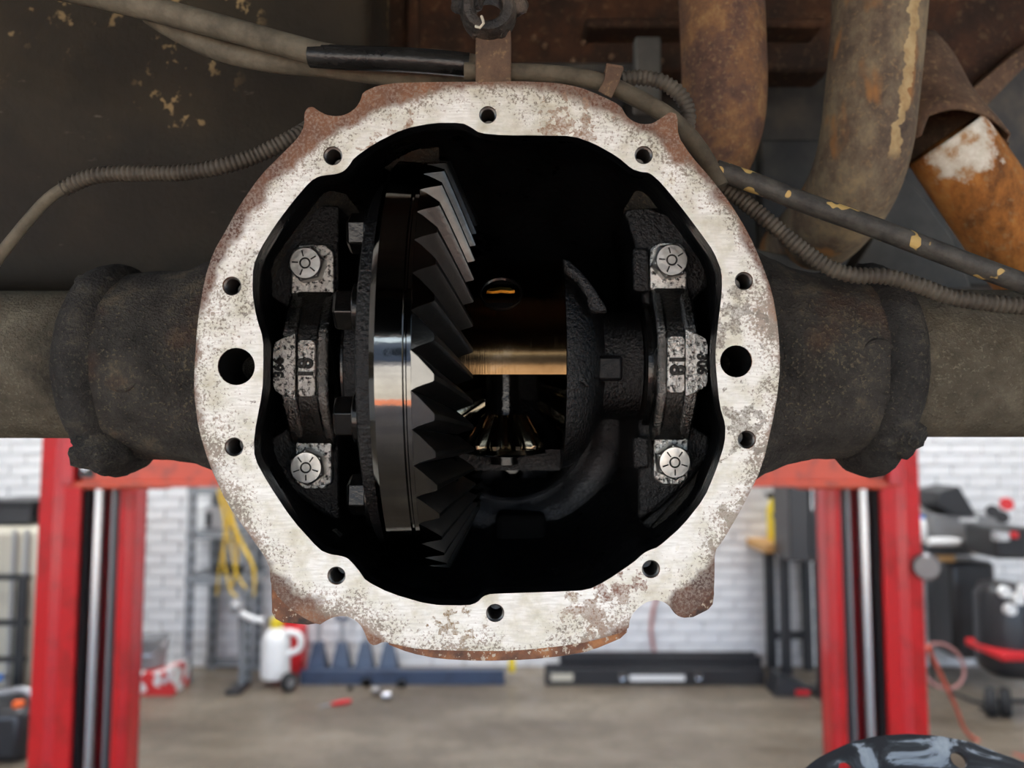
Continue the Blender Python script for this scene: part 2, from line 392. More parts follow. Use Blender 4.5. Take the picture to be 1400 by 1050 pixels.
plain('yellow_strap', (.70, .46, .03), .7); plain('red_plastic', (.60, .015, .02), .35); plain('blue_plastic', (.03, .20, .62), .4)
plain('orange_plastic', (.80, .13, .02), .5); plain('wood_top', (.48, .27, .10), .6); plain('grey_metal', (.34, .34, .345), .4, .5)
plain('pink_hose', (.42, .20, .18), .6); plain('grey_bin', (.20, .20, .20), .5); plain('rubber_tyre', (.018, .018, .018), .8)
m = NM('red_white_card', rough=.6)
m.set('Base Color', m.ramp(m.noise(9, 2, .5), [(.49, (.62, .03, .03)), (.52, (.72, .70, .68))]))

# ------------------------------------------------------------------ the setting
YW = 5.3                                                # face of the far wall
def slab(name, lo, hi, mat, parent=None, bevel=0):
    c = [(a + b) / 2 for a, b in zip(lo, hi)]; s = [b - a for a, b in zip(lo, hi)]
    return obj(name, MB().box(c, s), mat, parent, bevel=bevel)
structure(slab('floor', (-7, -2.75, -.2), (7, YW + .3, 0), 'shop_floor'))
wall = structure(slab('wall_back', (-7, YW + .006, 0), (7, YW + .3, 4.4), 'white_mortar'))
structure(slab('ceiling', (-7, -5.0, 4.4), (7, YW + .3, 4.55), 'ceiling_white'))  # runs out past the floor as an added overhang to shade it
structure(slab('wall_left', (-7.3, -2.6, 0), (-7, YW + .3, 4.4), 'white_mortar'))
structure(slab('wall_right', (7, -2.6, 0), (7.3, YW + .3, 4.4), 'white_mortar'))
structure(slab('trim_1', (-3.2, -3.2, -.2), (3.2, -2.76, -.002), 'orange_strip'))      # unseen strip added for an orange reflection in the ring gear
structure(slab('ground', (-40, -15, -.2), (40, -3.21, -.004), 'apron_concrete'))
structure(slab('road', (-40, -24, -.2), (40, -15.01, -.02), 'asphalt'))
bl = thing('street_building', (0, -24, 0), 'grey clad building across the road behind the viewpoint', 'building')
slab('wall', (-22, -30, 0), (22, -24, 4.2), 'grey_cladding', bl)
for i in range(8): slab('window', (-19 + i * 5, -24.02, 1.2), (-16 + i * 5, -23.97, 2.8), 'dark_glass', bl)

# painted bricks: those in clear view one by one, the rest joined
BW, BH, BJ = .215, .075, .010
def seen(x, y):
    return (y > 605 and x < 62) or (198 < x < 372 and y > 664) or (862 < x < 1122 and y > 655) or (x > 1256 and y > 594)
def proj(p):
    r = Vector(p) - CAM; d = r.dot(FWD); return 700 + F * r.dot(RIGHT) / d, 525 - F * r.dot(UP) / d
cand, rest = [], []
for row in range(int(4.4 / BH)):
    for k in range(-32, 33):
        cx = k * BW + (BW / 2 if row % 2 else 0); cz = (row + .5) * BH
        if abs(cx) > 6.85: continue
        px, py = proj((cx, YW, cz))
        (cand if (seen(px, py) and -20 < px < 1420) else rest).append((cx, cz))
cand.sort(key=lambda c: Vector((c[0], YW, c[1] - 1.5)).length)
rest += cand[295:]; cand = cand[:295]
bb = MB().box((0, 0, 0), (BW - BJ, .02, BH - BJ)); bme = tomesh('brick', bb, 0); bme.materials.append(M('white_brick'))
for i, (cx, cz) in enumerate(cand):
    o = bpy.data.objects.new('brick', bme)
    put(o, Matrix.Translation((cx, YW + random.uniform(-.003, .002), cz)), wall)
rb = MB()
for cx, cz in rest: rb.box((cx, YW + random.uniform(-.003, .002), cz), (BW - BJ, .02, BH - BJ))
o = obj('brick_courses', rb, 'white_brick', wall, smooth=0); o['kind'] = 'stuff'

# unseen fill lamps added to brighten wall and floor, built as fluorescent fittings
for k, (x, y, lab) in enumerate(((-2.1, 3.1, 'left front fluorescent fitting'), (2.1, 3.1, 'right front fluorescent fitting'), (-2.1, 4.5, 'left rear fluorescent fitting'), (2.1, 4.5, 'right rear fluorescent fitting'))):
    t = thing('fill_lamp', (x, y, 4.28), lab + ' added unseen as fill light under the ceiling', 'ceiling lamp', 'added fill lamps')
    slab('housing', (x - .75, y - .1, 4.33), (x + .75, y + .1, 4.3995), 'ceiling_white', t)
    for dy in (-.05, .05): obj('tube', MB().lathe([(-.7, .018), (.7, .018)], (x, y + dy, 4.30), (1, 0, 0), (0, 0, 1), 12, True, True), 'fill_lamp_tube', t)
    la = bpy.data.lights.new('fill_light', 'AREA'); la.shape = 'RECTANGLE'; la.size = 1.4; la.size_y = .16; la.energy = FILL_W; la.color = (.93, .96, 1)
    put(bpy.data.objects.new('fill_light', la), Matrix.Translation((x, y, 4.27)), t)

# ------------------------------------------------------------------ axle housing
AX_V, AX_D = .0115, .482                  # the axle line: height and distance from the viewpoint
FC = (U(667.5, .4), V(500, .4), .4)       # centre of the sealing face
axle = thing('axle_housing', CW(FC[0], FC[1], .49), 'grimy cast axle housing with open pale machined cover face', 'axle')
OUTER = [(266, 500), (270, 440), (280, 380), (292, 344), (306, 320), (328, 280), (356, 240), (384, 212), (408, 188), (416, 172), (416, 154), (421, 147), (428, 146), (436, 152),
         (446, 157), (457, 159), (468, 158), (478, 154), (487, 147), (493, 137), (496, 126), (516, 117), (544, 113), (600, 112), (660, 112), (710, 111), (760, 113), (792, 119),
         (820, 130), (848, 144), (856, 158), (864, 165), (874, 169), (884, 170), (894, 168), (906, 160), (916, 153), (926, 156), (927, 186), (944, 212), (972, 244), (1000, 280),
         (1024, 320), (1040, 356), (1056, 400), (1064, 448), (1067, 500), (1061, 555), (1042, 639), (1017, 690), (988, 740), (977, 754), (977, 790), (976, 808), (950, 836), (929, 845),
         (919, 832), (908, 823), (896, 820), (884, 823), (872, 831), (862, 843), (859, 862), (808, 877), (770, 883), (724, 888), (690, 890), (640, 890), (575, 888), (535, 880), (525, 877),
         (512, 883), (504, 879), (499, 866), (494, 856), (486, 848), (476, 843), (466, 842), (455, 844), (445, 849), (436, 855), (410, 842), (385, 822), (370, 800), (368, 770),
         (341, 731), (311, 690), (286, 635), (271, 585), (265, 535)]
INNER = [(360, 500), (360, 464), (350, 432), (345, 400), (346, 364), (356, 340), (376, 308), (400, 276), (424, 248), (436, 241), (448, 239), (460, 238), (470, 234), (477, 227), (484, 216),
         (512, 196), (552, 176), (592, 168), (632, 168), (644, 174), (656, 182), (688, 185), (740, 185), (784, 186), (812, 196), (844, 214), (864, 231), (876, 235), (888, 236), (904, 250),
         (932, 284), (956, 316), (976, 344), (987, 372), (987, 400), (982, 440), (978, 480), (979, 505), (984, 555), (992, 581), (991, 606), (979, 643), (963, 681), (933, 719), (900, 748),
         (888, 752), (879, 757), (866, 769), (829, 794), (803, 807), (760, 809), (699, 811), (671, 812), (661, 815), (652, 824), (640, 828), (588, 827), (533, 811), (500, 794),
         (492, 782), (483, 771), (475, 763), (466, 760), (452, 758), (437, 752), (399, 710), (366, 660), (348, 627), (347, 597), (359, 534)]
HOLES = [(667, 157, 12), (455, 213, 13), (880, 212, 12.5), (317, 391, 13), (1017, 384, 12.5), (320, 611, 13), (1021, 601, 12.5), (460, 787, 12.5), (890, 778, 12.5), (677, 838, 12.5)]
BORES = [(323, 501, 25.5), (1006.5, 494, 22)]
def smooth_loop(pts, k=1):
    for _ in range(k):
        q = []
        for i in range(len(pts)):
            a, b = pts[i], pts[(i + 1) % len(pts)]
            q += [(a[0] * .8 + b[0] * .2, a[1] * .8 + b[1] * .2), (a[0] * .2 + b[0] * .8, a[1] * .2 + b[1] * .8)]
        pts = q
    return pts
OUT2, IN2 = smooth_loop(OUTER), smooth_loop(INNER)
def circ(x, y, r, n=24): return [(x + r * math.cos(2 * math.pi * k / n), y + r * math.sin(2 * math.pi * k / n)) for k in range(n)]
def L(pts, d=.4, dd=None): return [P(x, y, d) if dd is None else CW(U(x, d), V(y, d), dd) for x, y in pts]
fl = MB().prism(L(OUT2), FWD * .010, [L(IN2)] + [L(circ(*h)) for h in HOLES + BORES])
fo = obj('cover_flange', fl, 'flange_face', axle, origin=CW(*FC), smooth=30, bevel=.0005)
fo.data.materials.append(M('oily_wall')); fo.data.materials.append(M('rim_rust'))
nsq = 0
for pl in fo.data.polygons:
    if abs(pl.normal.dot(FWD)) < .5:
        c_ = pl.center; rr_ = math.hypot(c_.x, c_.z)
        if len(pl.vertices) == 4:
            vv = [fo.data.vertices[i] for i in pl.vertices]
            pl.material_index = 1 if (-c_).dot(pl.normal) > 0 and rr_ < .135 else 2
# rusty lip and ears behind the face
lip = MB().prism([P(x, y, .4045) for x, y in smooth_loop([(525, 879), (560, 893), (600, 901), (659, 904), (724, 902), (770, 897), (808, 890), (858, 869), (856, 845), (700, 868), (540, 850)])], FWD * .016)
obj('flange_lip', lip, 'rim_rust', axle, smooth=30, bevel=.002)
for pts in ([(367, 770), (370, 800), (371, 838), (376, 847), (385, 852), (420, 855), (440, 852), (420, 800)],
            [(977, 756), (978, 815), (976, 828), (970, 835), (950, 845), (929, 846), (918, 834), (930, 800)]):
    obj('flange_ear', MB().prism([P(x, y, .405) for x, y in pts], FWD * .022), 'rim_rust', axle, smooth=30, bevel=.0025)
for i, (x, y, r) in enumerate(HOLES):        # threaded holes, closed at the bottom
    c = P(x, y, .4); t = MB(); q = r * .4 / F
    prof = [(.0015, q * 1.0)] + [(.002 + k * .0009, q * (.97 if k % 2 else .80)) for k in range(18)] + [(.020, q * .8), (.0205, q * .3), (.0195, 0.0003)]
    t.lathe(prof, c, FWD, UP, 20); obj('threaded_hole', t, 'thread_hole', axle)
for x, y, r in BORES:
    c = P(x, y, .4); q = r * .4 / F
    obj('dowel_bore', MB().lathe([(.001, q * 1.0), (.004, q * .93), (.045, q * .93), (.046, .0005)], c, FWD, UP, 32), 'bore_dark', axle)
# inside of the casting
def scaled(pts, s, d):
    cx, cy = FC[0], FC[1]
    return [CW(cx + (U(x, .4) - cx) * s, cy + (V(y, .4) - cy) * s, d) for x, y in pts]
bowl = MB().rings([scaled(IN2, s, d) for s, d in ((1.0, .4095), (1.0, .4125), (1.03, .4150), (1.06, .4235), (1.068, .468), (1.02, .492), (.96, .514), (.88, .537), (.80, .557), (.68, .573))])
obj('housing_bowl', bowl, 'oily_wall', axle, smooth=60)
shell = MB().lathe([(-.073, .1465), (-.055, .1465), (-.02, .140), (.03, .128), (.08, .112), (.112, .09), (.125, .06), (.125, .01)], CW(FC[0], FC[1], AX_D), FWD, UP, 64)
obj('housing_shell', shell, 'neck_grime', axle, smooth=60)
# saddles the caps bolt to
SAD = [[(463, 281), (440, 280), (402, 286), (372, 318), (350, 352), (350, 392), (400, 425), (463, 425)],
       [(463, 716), (440, 704), (392, 672), (350, 645), (350, 610), (400, 580), (463, 580)],
       [(852, 285), (905, 283), (948, 300), (972, 350), (972, 392), (930, 430), (880, 430), (868, 330)],
       [(873, 714), (900, 700), (945, 660), (972, 625), (975, 600), (930, 570), (873, 570)]]
for pts in SAD:
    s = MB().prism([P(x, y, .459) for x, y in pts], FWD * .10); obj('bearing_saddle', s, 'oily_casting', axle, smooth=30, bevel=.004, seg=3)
for x0, x1 in ((862, 884),):                     # upright machined pads inboard of the right cap
    for y0, y1 in ((343, 403), (596, 640)):
        a, b = P(x0, y1, .462), P(x1, y0, .462)
        obj('machined_pad', MB().box((a + b) / 2, (abs(b.x - a.x), .02, abs(b.z - a.z))), 'oily_casting', axle, bevel=.002)
obj('rib_web', MB().prism([P(x, y, .468) for x, y in ((878, 716), (938, 655), (942, 662), (886, 724))], FWD * .05), 'oily_casting', axle, bevel=.003)
obj('rib_web', MB().prism([P(x, y, .468) for x, y in ((430, 672), (437, 668), (462, 706), (458, 714))], FWD * .05), 'oily_casting', axle, bevel=.003)
# pinion bearing boss in the far wall
PC = CW(U(697, .53), V(578, .53), 0)
boss = MB().lathe([(.590, .110), (.572, .100), (.558, .090), (.542, .082), (.535, .076), (.533, .070), (.536, .064), (.546, .061), (.549, .057), (.545, .054), (.560, .053), (.5925, .052), (.593, .030)], PC, FWD, UP, 64)
obj('pinion_boss', boss, 'oily_boss', axle, smooth=60)
nt = P(712, 722, .53); obj('notch_shade', MB().box(nt, (.034, .03, .022), ROT.to_3x3()), 'bore_dark', axle, bevel=.004)  # solid near-black box, its colour standing in for a shaded recess
# puddle of oil in the bottom of the bowl
pud = MB().lathe([(0, .0005), (0, .055), (-.004, .062)], P(672, 800, .455) + Vector((0, 0, -.004)), (0, 0, 1), (0, 1, 0), 32); pass
# necks, collars and tubes on both sides
TD = .49
def ering(u, rv, rd, n=56, bump=None, dv=0, seed=0, amp=.0):
    out = []
    for k in range(n):
        a = 2 * math.pi * k / n
        q = 1 + (bump(a) if bump else 0)
        p = Vector((u, rv * math.sin(a) * q, -rd * math.cos(a) * q))
        if amp:
            nn = noise.fractal(Vector((u * 40, p.y * 40, p.z * 40)) + Vector((seed, 0, 0)), .7, 2, 4); q2 = 1 + amp * nn
            p = Vector((u, p.y * q2, p.z * q2))
        out.append(CW(p.x, AX_V + dv + p.y, TD + p.z))
    return out
for sgn, sd in ((-1, 3), (1, 9)):
    def uu(a): return FC[0] + sgn * a
    prof = [(.134, .100, .040), (.136, .098, .050), (.14, .092, .055), (.155, .079, .057), (.17, .069, .058), (.185, .062, .059), (.2, .0595, .059), (.215, .059, .059), (.23, .058, .058)]
    steps = []
    for i in range(len(prof) - 1):
        for t in range(4):
            steps.append(tuple(prof[i][j] + (prof[i + 1][j] - prof[i][j]) * t / 4 for j in range(3)))
    obj('neck', MB().rings([ering(uu(a), rv, rd, 80, seed=sd, amp=.018) for a, rv, rd in steps], cap0=True, cap1=True), 'neck_grime', axle, smooth=60)
    def lump(a):                         # heavier underneath
        s_ = math.sin(a); c_ = math.cos(a)
        return .10 * max(0, -s_ - .72) / .28 * (1 if c_ > -.9 else 0) + .03 * max(0, s_ - .6)
    cp = [(.222, .055), (.226, .0590), (.2285, .0615), (.232, .0630), (.237, .0636), (.242, .0628), (.246, .0600), (.250, .0545), (.253, .046)]
    obj('collar', MB().rings([ering(uu(a), r, r, 90, lump, seed=sd + 2, amp=.03) for a, r in cp], cap0=True, cap1=True), 'collar_grime', axle, smooth=60)
    for q_, (x, y, d, rr, ns) in enumerate(((142, 612, .462, (.017, .022, .014), 2), (140, 398, .470, (.015, .02, .010), 5)) if sgn < 0 else ((1216, 594, .462, (.017, .022, .0145), 7), (1215, 404, .470, (.012, .02, .008), 9))):
        obj('cast_lump', MB().blob(P(x, y, d), rr, 24, 14, ns, .35), 'collar_grime', axle, smooth=60)
    tv = .0008 if sgn < 0 else .0015
    obj('axle_tube', MB().rings([ering(uu(a), .0468, .0468, 64, dv=tv, seed=sd + 7, amp=.004) for a in (.23, .26, .29, .32, .35, .38, .41, .45, .5, .6, .7)], cap0=True, cap1=True), 'tube_dirt_left' if sgn < 0 else 'tube_dirt', axle, smooth=60, origin=CW(uu(.25), AX_V, TD))
    x, y, r = (165, 510, 27) if sgn < 0 else (1201, 487, 25)
    c = P(x, y, .433); q = r * .433 / F
    obj('plug_weld', MB().lathe([(.006, q * 1.1), (.0006, q * 1.02), (-.0012, q * .93), (-.0002, q * .8), (.0002, q * .4), (0, .0004)], c, FWD, UP, 28), 'neck_grime', axle, smooth=50)

# ------------------------------------------------------------------ bearing caps
def arc_pts(half, top, base, n=20):      # cap outline in height/distance: arch towards the viewer
    out = []
    for k in range(n + 1):
        t = -1 + 2 * k / n; q = max(0.0, (abs(t) - .36) / .64)
        out.append((half * t, top + (base - top) * q ** 1.25))
    return out
def arch(u0, u1, half, top, base, back, vo, mb=None):
    mb = mb or MB(); fr = arc_pts(half, top, base)
    poly = [CW(u0, vo + v, d) for v, d in fr] + [CW(u0, vo + v * .9, back) for v, d in reversed(fr)]
    return mb.prism(poly, RIGHT * (u1 - u0))
def text(body, c, size, ang, mat, parent, ext=.0007):
    cu = bpy.data.curves.new('cast_number', 'FONT'); cu.body = body; cu.size = size; cu.extrude = ext; cu.bevel_depth = size * .035; cu.align_x = 'CENTER'; cu.align_y = 'CENTER'
    cu.materials.append(M(mat)); cu.offset = size * .012
    tmp = bpy.data.objects.new('tmp_text', cu); COL.objects.link(tmp)
    bpy.context.view_layer.update()
    me = bpy.data.meshes.new_from_object(tmp.evaluated_get(bpy.context.evaluated_depsgraph_get())); bpy.data.objects.remove(tmp); me.name = 'cast_number'
    o = bpy.data.objects.new('cast_number', me)
    mw = Matrix.Translation(c) @ Matrix.Rotation(R(90) + PITCH, 4, 'X') @ Matrix.Rotation(R(ang), 4, 'Z')
    return put(o, mw, parent)
def hexbolt(c, r, parent, rot, hd=.009):
    c = Vector(c)
    ring = lambda t, rr: [c + FWD * t + (RIGHT * math.cos(R(60 * k + rot)) + UP * math.sin(R(60 * k + rot))) * rr for k in range(6)]
    b = MB().rings([ring(.001, r * 1.16), ring(-hd * .85, r * 1.16), ring(-hd * .97, r * 1.03)], cap1=True)
    b.lathe([(-hd * .9, r * 1.01), (-hd, r * .985), (-hd * 1.06, r * .93), (-hd * 1.06, .0003)], c, FWD, UP, 32)
    bo = obj('cap_bolt', b, 'bolt_steel', parent, smooth=30)
    g = MB()
    for k in range(5):
        a = R(rot + 20 + 72 * k); d = RIGHT * math.cos(a) + UP * math.sin(a); e = FWD.cross(d)
        ps = [c + d * (r * f) + e * (r * w_) for f, w_ in ((.42, -.035), (.80, -.045), (.80, .045), (.42, .035))]
        g.prism([p - FWD * (hd * 1.055) for p in ps], -FWD * .0006)
    obj('grade_mark', g, 'cap_dark', bo)
    g = MB().lathe([(-hd * 1.05, r * .24), (-hd * 1.05 - .0007, r * .27), (-hd * 1.05 - .0007, r * .34), (-hd * 1.05, r * .36)], c, FWD, UP, 24)
    obj('maker_ring', g, 'cap_dark', bo)
for sgn, lab, xs in ((-1, 'left oily bearing cap stamped 366 beside the ring gear bolts', None), (1, 'right oily bearing cap stamped 306 beside the small dowel bore', None)):
    if sgn < 0:
        x0, x1 = 397, 456; padt, padb = (335, 402, 398, 456), (597, 668, 403, 453); bt, bbm = (423, 363), (424, 637); vo = V(502, .44)
    else:
        x0, x1 = 893, 944; padt, padb = (332, 396, 889, 939), (600, 662, 894, 941); bt, bbm = (914, 359), (918, 630); vo = V(497, .44)
    cap = thing('bearing_cap', CW(U((x0 + x1) / 2, .45), vo, .456), lab, 'bearing cap', 'bearing caps')
    u0, u1 = U(x0, .445), U(x1, .445); wd = u1 - u0
    obj('cap_arch', arch(u0 + wd * .06, u1 - wd * .06, .050, .4365, .456, .462, vo), 'cap_dark', cap, smooth=45, bevel=.0015)
    for a, b in ((-.08, .28), (.72, 1.0)) if sgn < 0 else ((.0, .28), (.72, 1.08)):
        obj('cap_rib', arch(u0 + wd * a, u0 + wd * b, .046, .4315, .454, .46, vo), 'cap_shaded', cap, smooth=45, bevel=.0018)
    cxp = .52 if sgn < 0 else .48
    uc = u0 + wd * cxp
    plate = MB().prism([CW(uc + a, vo + b, .4305) for a, b in ((-.0050, -.015), (-.004, -.0165), (.004, -.0165), (.005, -.015), (.005, .0135), (.004, .015), (-.004, .015), (-.005, .0135))], FWD * .012)
    obj('number_plate', plate, 'cap_iron', cap, smooth=30, bevel=.0008)
    te = U(373, .4308) if sgn < 0 else U(968, .4308)
    ed = -1 if sgn < 0 else 1
    tabm = MB().prism([CW(te + ed * a, vo + b, .4308) for a, b in ((-.0125, -.019), (-.0060, -.0165), (-.0012, -.0135), (0, -.010), (0, .010), (-.0012, .0135), (-.0060, .0165), (-.0125, .019))], FWD * .016)
    obj('number_tab', tabm, 'cap_iron', cap, smooth=30, bevel=.0012)
    text('18', CW(uc, vo - .001, .4300), .0115, 90 if sgn < 0 else -90, 'cap_dark', cap, .0006)
    text('366' if sgn < 0 else '306', CW(te - ed * .0036, vo - .0005, .4303), .0078, 90 if sgn < 0 else -90, 'cap_dark', cap, .0005)
    for (ya, yb, xa, xb), (bx, by), s in ((padt, bt, 1), (padb, bbm, -1)):
        ua, ub, va, vb = U(xa, .452), U(xb, .452), V(yb, .452), V(ya, .452)
        um = (ua + ub) / 2; e = .004
        if s > 0: poly = [(ua, va), (um - .004, va), (um - .002, va - e), (um + .002, va - e), (um + .004, va), (ub, va), (ub, vb - e), (ub - e, vb), (ua + e, vb), (ua, vb - e)]
        else: poly = [(ua, vb), (um - .004, vb), (um - .002, vb + e), (um + .002, vb + e), (um + .004, vb), (ub, vb), (ub, va + e), (ub - e, va), (ua + e, va), (ua, va + e)]
        obj('bolt_pad', MB().prism([CW(a, b, .452) for a, b in poly], FWD * .012), 'cap_iron', cap, smooth=30, bevel=.001)
        hexbolt(P(bx, by, .451), .0093, cap, 12 if s > 0 else 35)

# ------------------------------------------------------------------ ring gear
GU = -.060
GC = CW(GU, AX_V, AX_D); GM = Matrix.Translation(GC) @ ROT
NT = 41; RO, RI = .1235, .0885
def ut(s): return -.0365 + .0165 * s - GU
def uroot(s): return ut(s) - (.0098 - .0025 * s)
ring = thing('ring_gear', GC, 'large oil-black ring gear with long slanting teeth inside the housing', 'gear')
X3 = ROT.to_3x3(); GAX = Vector((1, 0, 0)); GFR = -FWD
body = MB().lathe([(-.0075, .098), (-.0075, RO - .003), (-.0045, RO), (.0085, RO), (.0092, RO - .0012), (.0100, RO - .0012), (.0107, RO), (uroot(0) - .001, RO - .0001), (uroot(.5) - .001, (RO + RI) / 2), (uroot(1) - .001, RI), (0, RI), (-.0075, .098)], GC, GAX, GFR, 164)
obj('gear_band', body, 'ring_band', ring, smooth=30)
def tooth_mesh():
    mb = MB(); rows = []; S = 10; pit = 2 * math.pi / NT
    for i in range(S + 1):
        s = i / S; r = RO + (RI - RO) * s; ph = -R(5.5 * s + 4.5 * s * s)
        row = []
        for q, h in ((-.44, -.12), (-.36, .15), (-.30, .45), (-.25, .75), (-.21, .95), (-.18, 1.0), (-.04, 1.0), (-.01, .96), (.10, .78), (.24, .52), (.40, .24), (.56, -.12)):
            a = ph + q * pit * (1 - .06 * s)
            xx = uroot(s) + (ut(s) - uroot(s)) * h
            row.append(Vector((xx, -r * math.cos(a), r * math.sin(a))))
        rows.append(row)
    mb.rings(rows, close=True, cap0=True, cap1=True)
    me = tomesh('tooth', mb, 30); me.materials.append(M('ring_teeth')); return me
tm = tooth_mesh()
tm.materials.append(M('ring_band'))
for p in tm.polygons:
    if len(p.vertices) > 4: p.material_index = 1
for k in range(NT):
    o = bpy.data.objects.new('tooth', tm)
    put(o, GM @ Matrix.Rotation(2 * math.pi * (k + .33) / NT, 4, 'X'), ring)
# bolts holding it to the carrier
for k in range(10):
    th = R(17.5 + 36 * k)
    c = CW(-.079, AX_V + .09 * math.sin(th), AX_D - .09 * math.cos(th))
    rd = (UP * math.sin(th) - FWD * math.cos(th)); tg = Vector((1, 0, 0)).cross(rd)
    rr = lambda t, q: [c - RIGHT * t + (rd * math.cos(R(60 * j + 30)) + tg * math.sin(R(60 * j + 30))) * q for j in range(6)]
    b = MB().rings([rr(-.004, .0115), rr(.010, .0115), rr(.0118, .0098)], cap1=True)
    b.lathe([(-.003, .0135), (.0015, .0135), (.002, .011)], c, -RIGHT, rd, 24)
    obj('ring_bolt', b, 'dark_steel', ring, smooth=30, bevel=.0006)

# ------------------------------------------------------------------ differential carrier
car = thing('differential_carrier', CW(0, AX_V, AX_D), 'brown machined differential case with open window in the middle', 'carrier')
CC = CW(0, AX_V, AX_D)
def cyl(prof, n=72, a0=0, a1=360): return MB().lathe(prof, CC, RIGHT, GFR, n, a0=a0, a1=a1)
# lathe angle 0 faces the viewer and grows towards ... +side = RIGHT x front
sidev = RIGHT.cross(GFR)
upsign = 1 if sidev.dot(UP) > 0 else -1
def case_seg(e0, e1, prof):            # elevation range in degrees, + is up
    a0, a1 = (e0, e1) if upsign > 0 else (-e1, -e0)
    mb = MB(); n = max(6, int((e1 - e0) / 4))
    return mb.lathe(prof, CC, RIGHT, GFR, n, a0=a0, a1=a1)
RC = .0655
shellp = [(-.045, RC - .013), (-.045, RC), (.0295, RC), (.030, RC - .0006), (.030, RC - .013), (-.045, RC - .013)]
def closed_case(e0, e1):
    mb = case_seg(e0, e1, shellp); n = len(shellp); k = max(6, int((e1 - e0) / 4)) + 1
    mb.f.append(tuple(i * k for i in range(n - 1))); mb.f.append(tuple(i * k + k - 1 for i in range(n - 1)))
    return mb
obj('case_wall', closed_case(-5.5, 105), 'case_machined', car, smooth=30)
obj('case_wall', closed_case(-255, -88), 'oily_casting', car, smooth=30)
obj('case_end', cyl([(.030, RC - .014), (.030, RC - .001), (.036, RC - .003), (.044, .055), (.050, .045), (.054, .036), (.060, .0335), (.077, .0335), (.0775, .03)]), 'oily_casting', car, smooth=40)
obj('case_end', cyl([(-.045, .03), (-.045, .06), (-.064, .06), (-.0675, .098), (-.0675, .110), (-.0755, .110), (-.0765, .1085), (-.0765, .07), (-.079, .052), (-.095, .05), (-.096, .03)], 96), 'oily_casting', car, smooth=30)
for u0, u1, r in ((.0775, .083, .043), (.083, .0845, .039), (.0845, .0875, .046), (-.098, -.0955, .047), (-.0955, -.094, .041)):
    obj('bearing_race', cyl([(u0, .028), (u0, r - .001), (u0 + .0006, r), (u1 - .0006, r), (u1, r - .001), (u1, .028)]), 'dark_steel', car, smooth=30)
# cast shoulder web and lugs on the right half
obj('shoulder_web', MB().prism([P(x, y, .425) for x, y in ((769, 350), (780, 356), (797, 372), (814, 394), (827, 415), (834, 428), (806, 429), (802, 408), (790, 388), (770, 372))], FWD * .04), 'oily_casting', car, smooth=30, bevel=.003, seg=3)
obj('cast_lug', MB().prism([P(x, y, .421) for x, y in ((775, 478), (786, 484), (798, 512), (808, 530), (800, 528), (776, 514))], FWD * .03), 'oily_casting', car, smooth=30, bevel=.003)
a, b = P(814, 521, .440), P(851, 486, .440)
obj('cast_lug', MB().box((a + b) / 2 + FWD * .008, (b.x - a.x, .02, b.z - a.z), X3), 'oily_wall', car, bevel=.002)  # solid block whose dark wall colour stands in for a shaded recess
# drilled hole with a raised rim and a golden glint built as a metal sliver
hc = P(685, 399, 1); th = math.asin((V(399, .424) - AX_V) / RC); c = CW(U(685, .42), AX_V + RC * math.sin(th), AX_D - RC * math.cos(th))
hn = (UP * math.sin(th) - FWD * math.cos(th))
obj('pin_hole', MB().lathe([(-.0015, .0122), (.0006, .0120), (.0006, .0112), (-.0004, .0105), (-.0004, .0004)], c, hn, RIGHT, 36), 'dark_steel', car, smooth=30)
cr = [c + hn * .0008 + RIGHT * a + hn.cross(RIGHT) * b_ for a, b_ in ((-.008, .0010), (-.0065, .0026), (-.001, .0036), (.005, .0032), (.0075, .0012), (.005, .0008), (0, .0014), (-.005, .0004))]
obj('glint_sliver', MB().prism([p - hn * .002 for p in cr], hn * .0022), 'gold_glint', car)

# gears inside the window
def bevel_gear(name, c, ax, r_big, r_small, ht, nt, mat, parent, up, bore=.008):
    ax = Vector(ax).normalized(); up = Vector(up).normalized(); sd = ax.cross(up); rows = []
    c = Vector(c)
    for t, r, k in ((0, r_big * .62, 0), (0, r_big * .97, 1), (.12, r_big, 1), (.55, (r_big + r_small) / 2, 1), (1, r_small, 1), (1.0, r_small * .5, 0)):
        ring_ = []
        for i in range(nt * 6):
            a = 2 * math.pi * i / (nt * 6); q = i % 6
            rr = r * ((1.0, 1.0, .93, .80, .80, .93)[q] if k else 1)
            ring_.append(c + ax * (ht * t) + (up * math.cos(a) + sd * math.sin(a)) * rr)
        rows.append(ring_)
    return obj(name, MB().rings(rows, cap0=True, cap1=True), mat, parent, smooth=28)
sg = thing('spider_gear', P(690, 618, .47), 'small oily spider gear at the bottom of the case window', 'gear')
bevel_gear('gear_teeth', P(690, 612, .462), UP, .0245, .013, .020, 11, 'spider_steel', sg, -FWD + RIGHT * .3)
obj('thrust_washer', MB().lathe([(0, .004), (0, .024), (-.0025, .025), (-.004, .02)], P(690, 612, .462), UP, RIGHT, 36), 'spider_steel', sg)
for sgn, x, lab in ((1, 781, 'oily side gear on the right of the case window'), (-1, 618, 'oily side gear behind the ring gear teeth')):
    g = thing('side_gear', P(x, 560, .482), lab, 'gear', 'side gears')
    c = CW(U(x, .482), AX_V - .002, AX_D + .003)
    bevel_gear('gear_teeth', c, -RIGHT * sgn, .044, .027, .021, 16, 'spider_steel', g, -FWD)
    obj('hub', MB().lathe([(0, .012), (0, .030), (-.01, .030), (-.01, .012)], c, -RIGHT * sgn, UP, 32), 'spider_steel', g)
sh = MB().lathe([(0, .0004), (0, .0085), (.10, .0085), (.10, .0004)], P(690, 612, .474) - UP * .01, UP, RIGHT, 24)
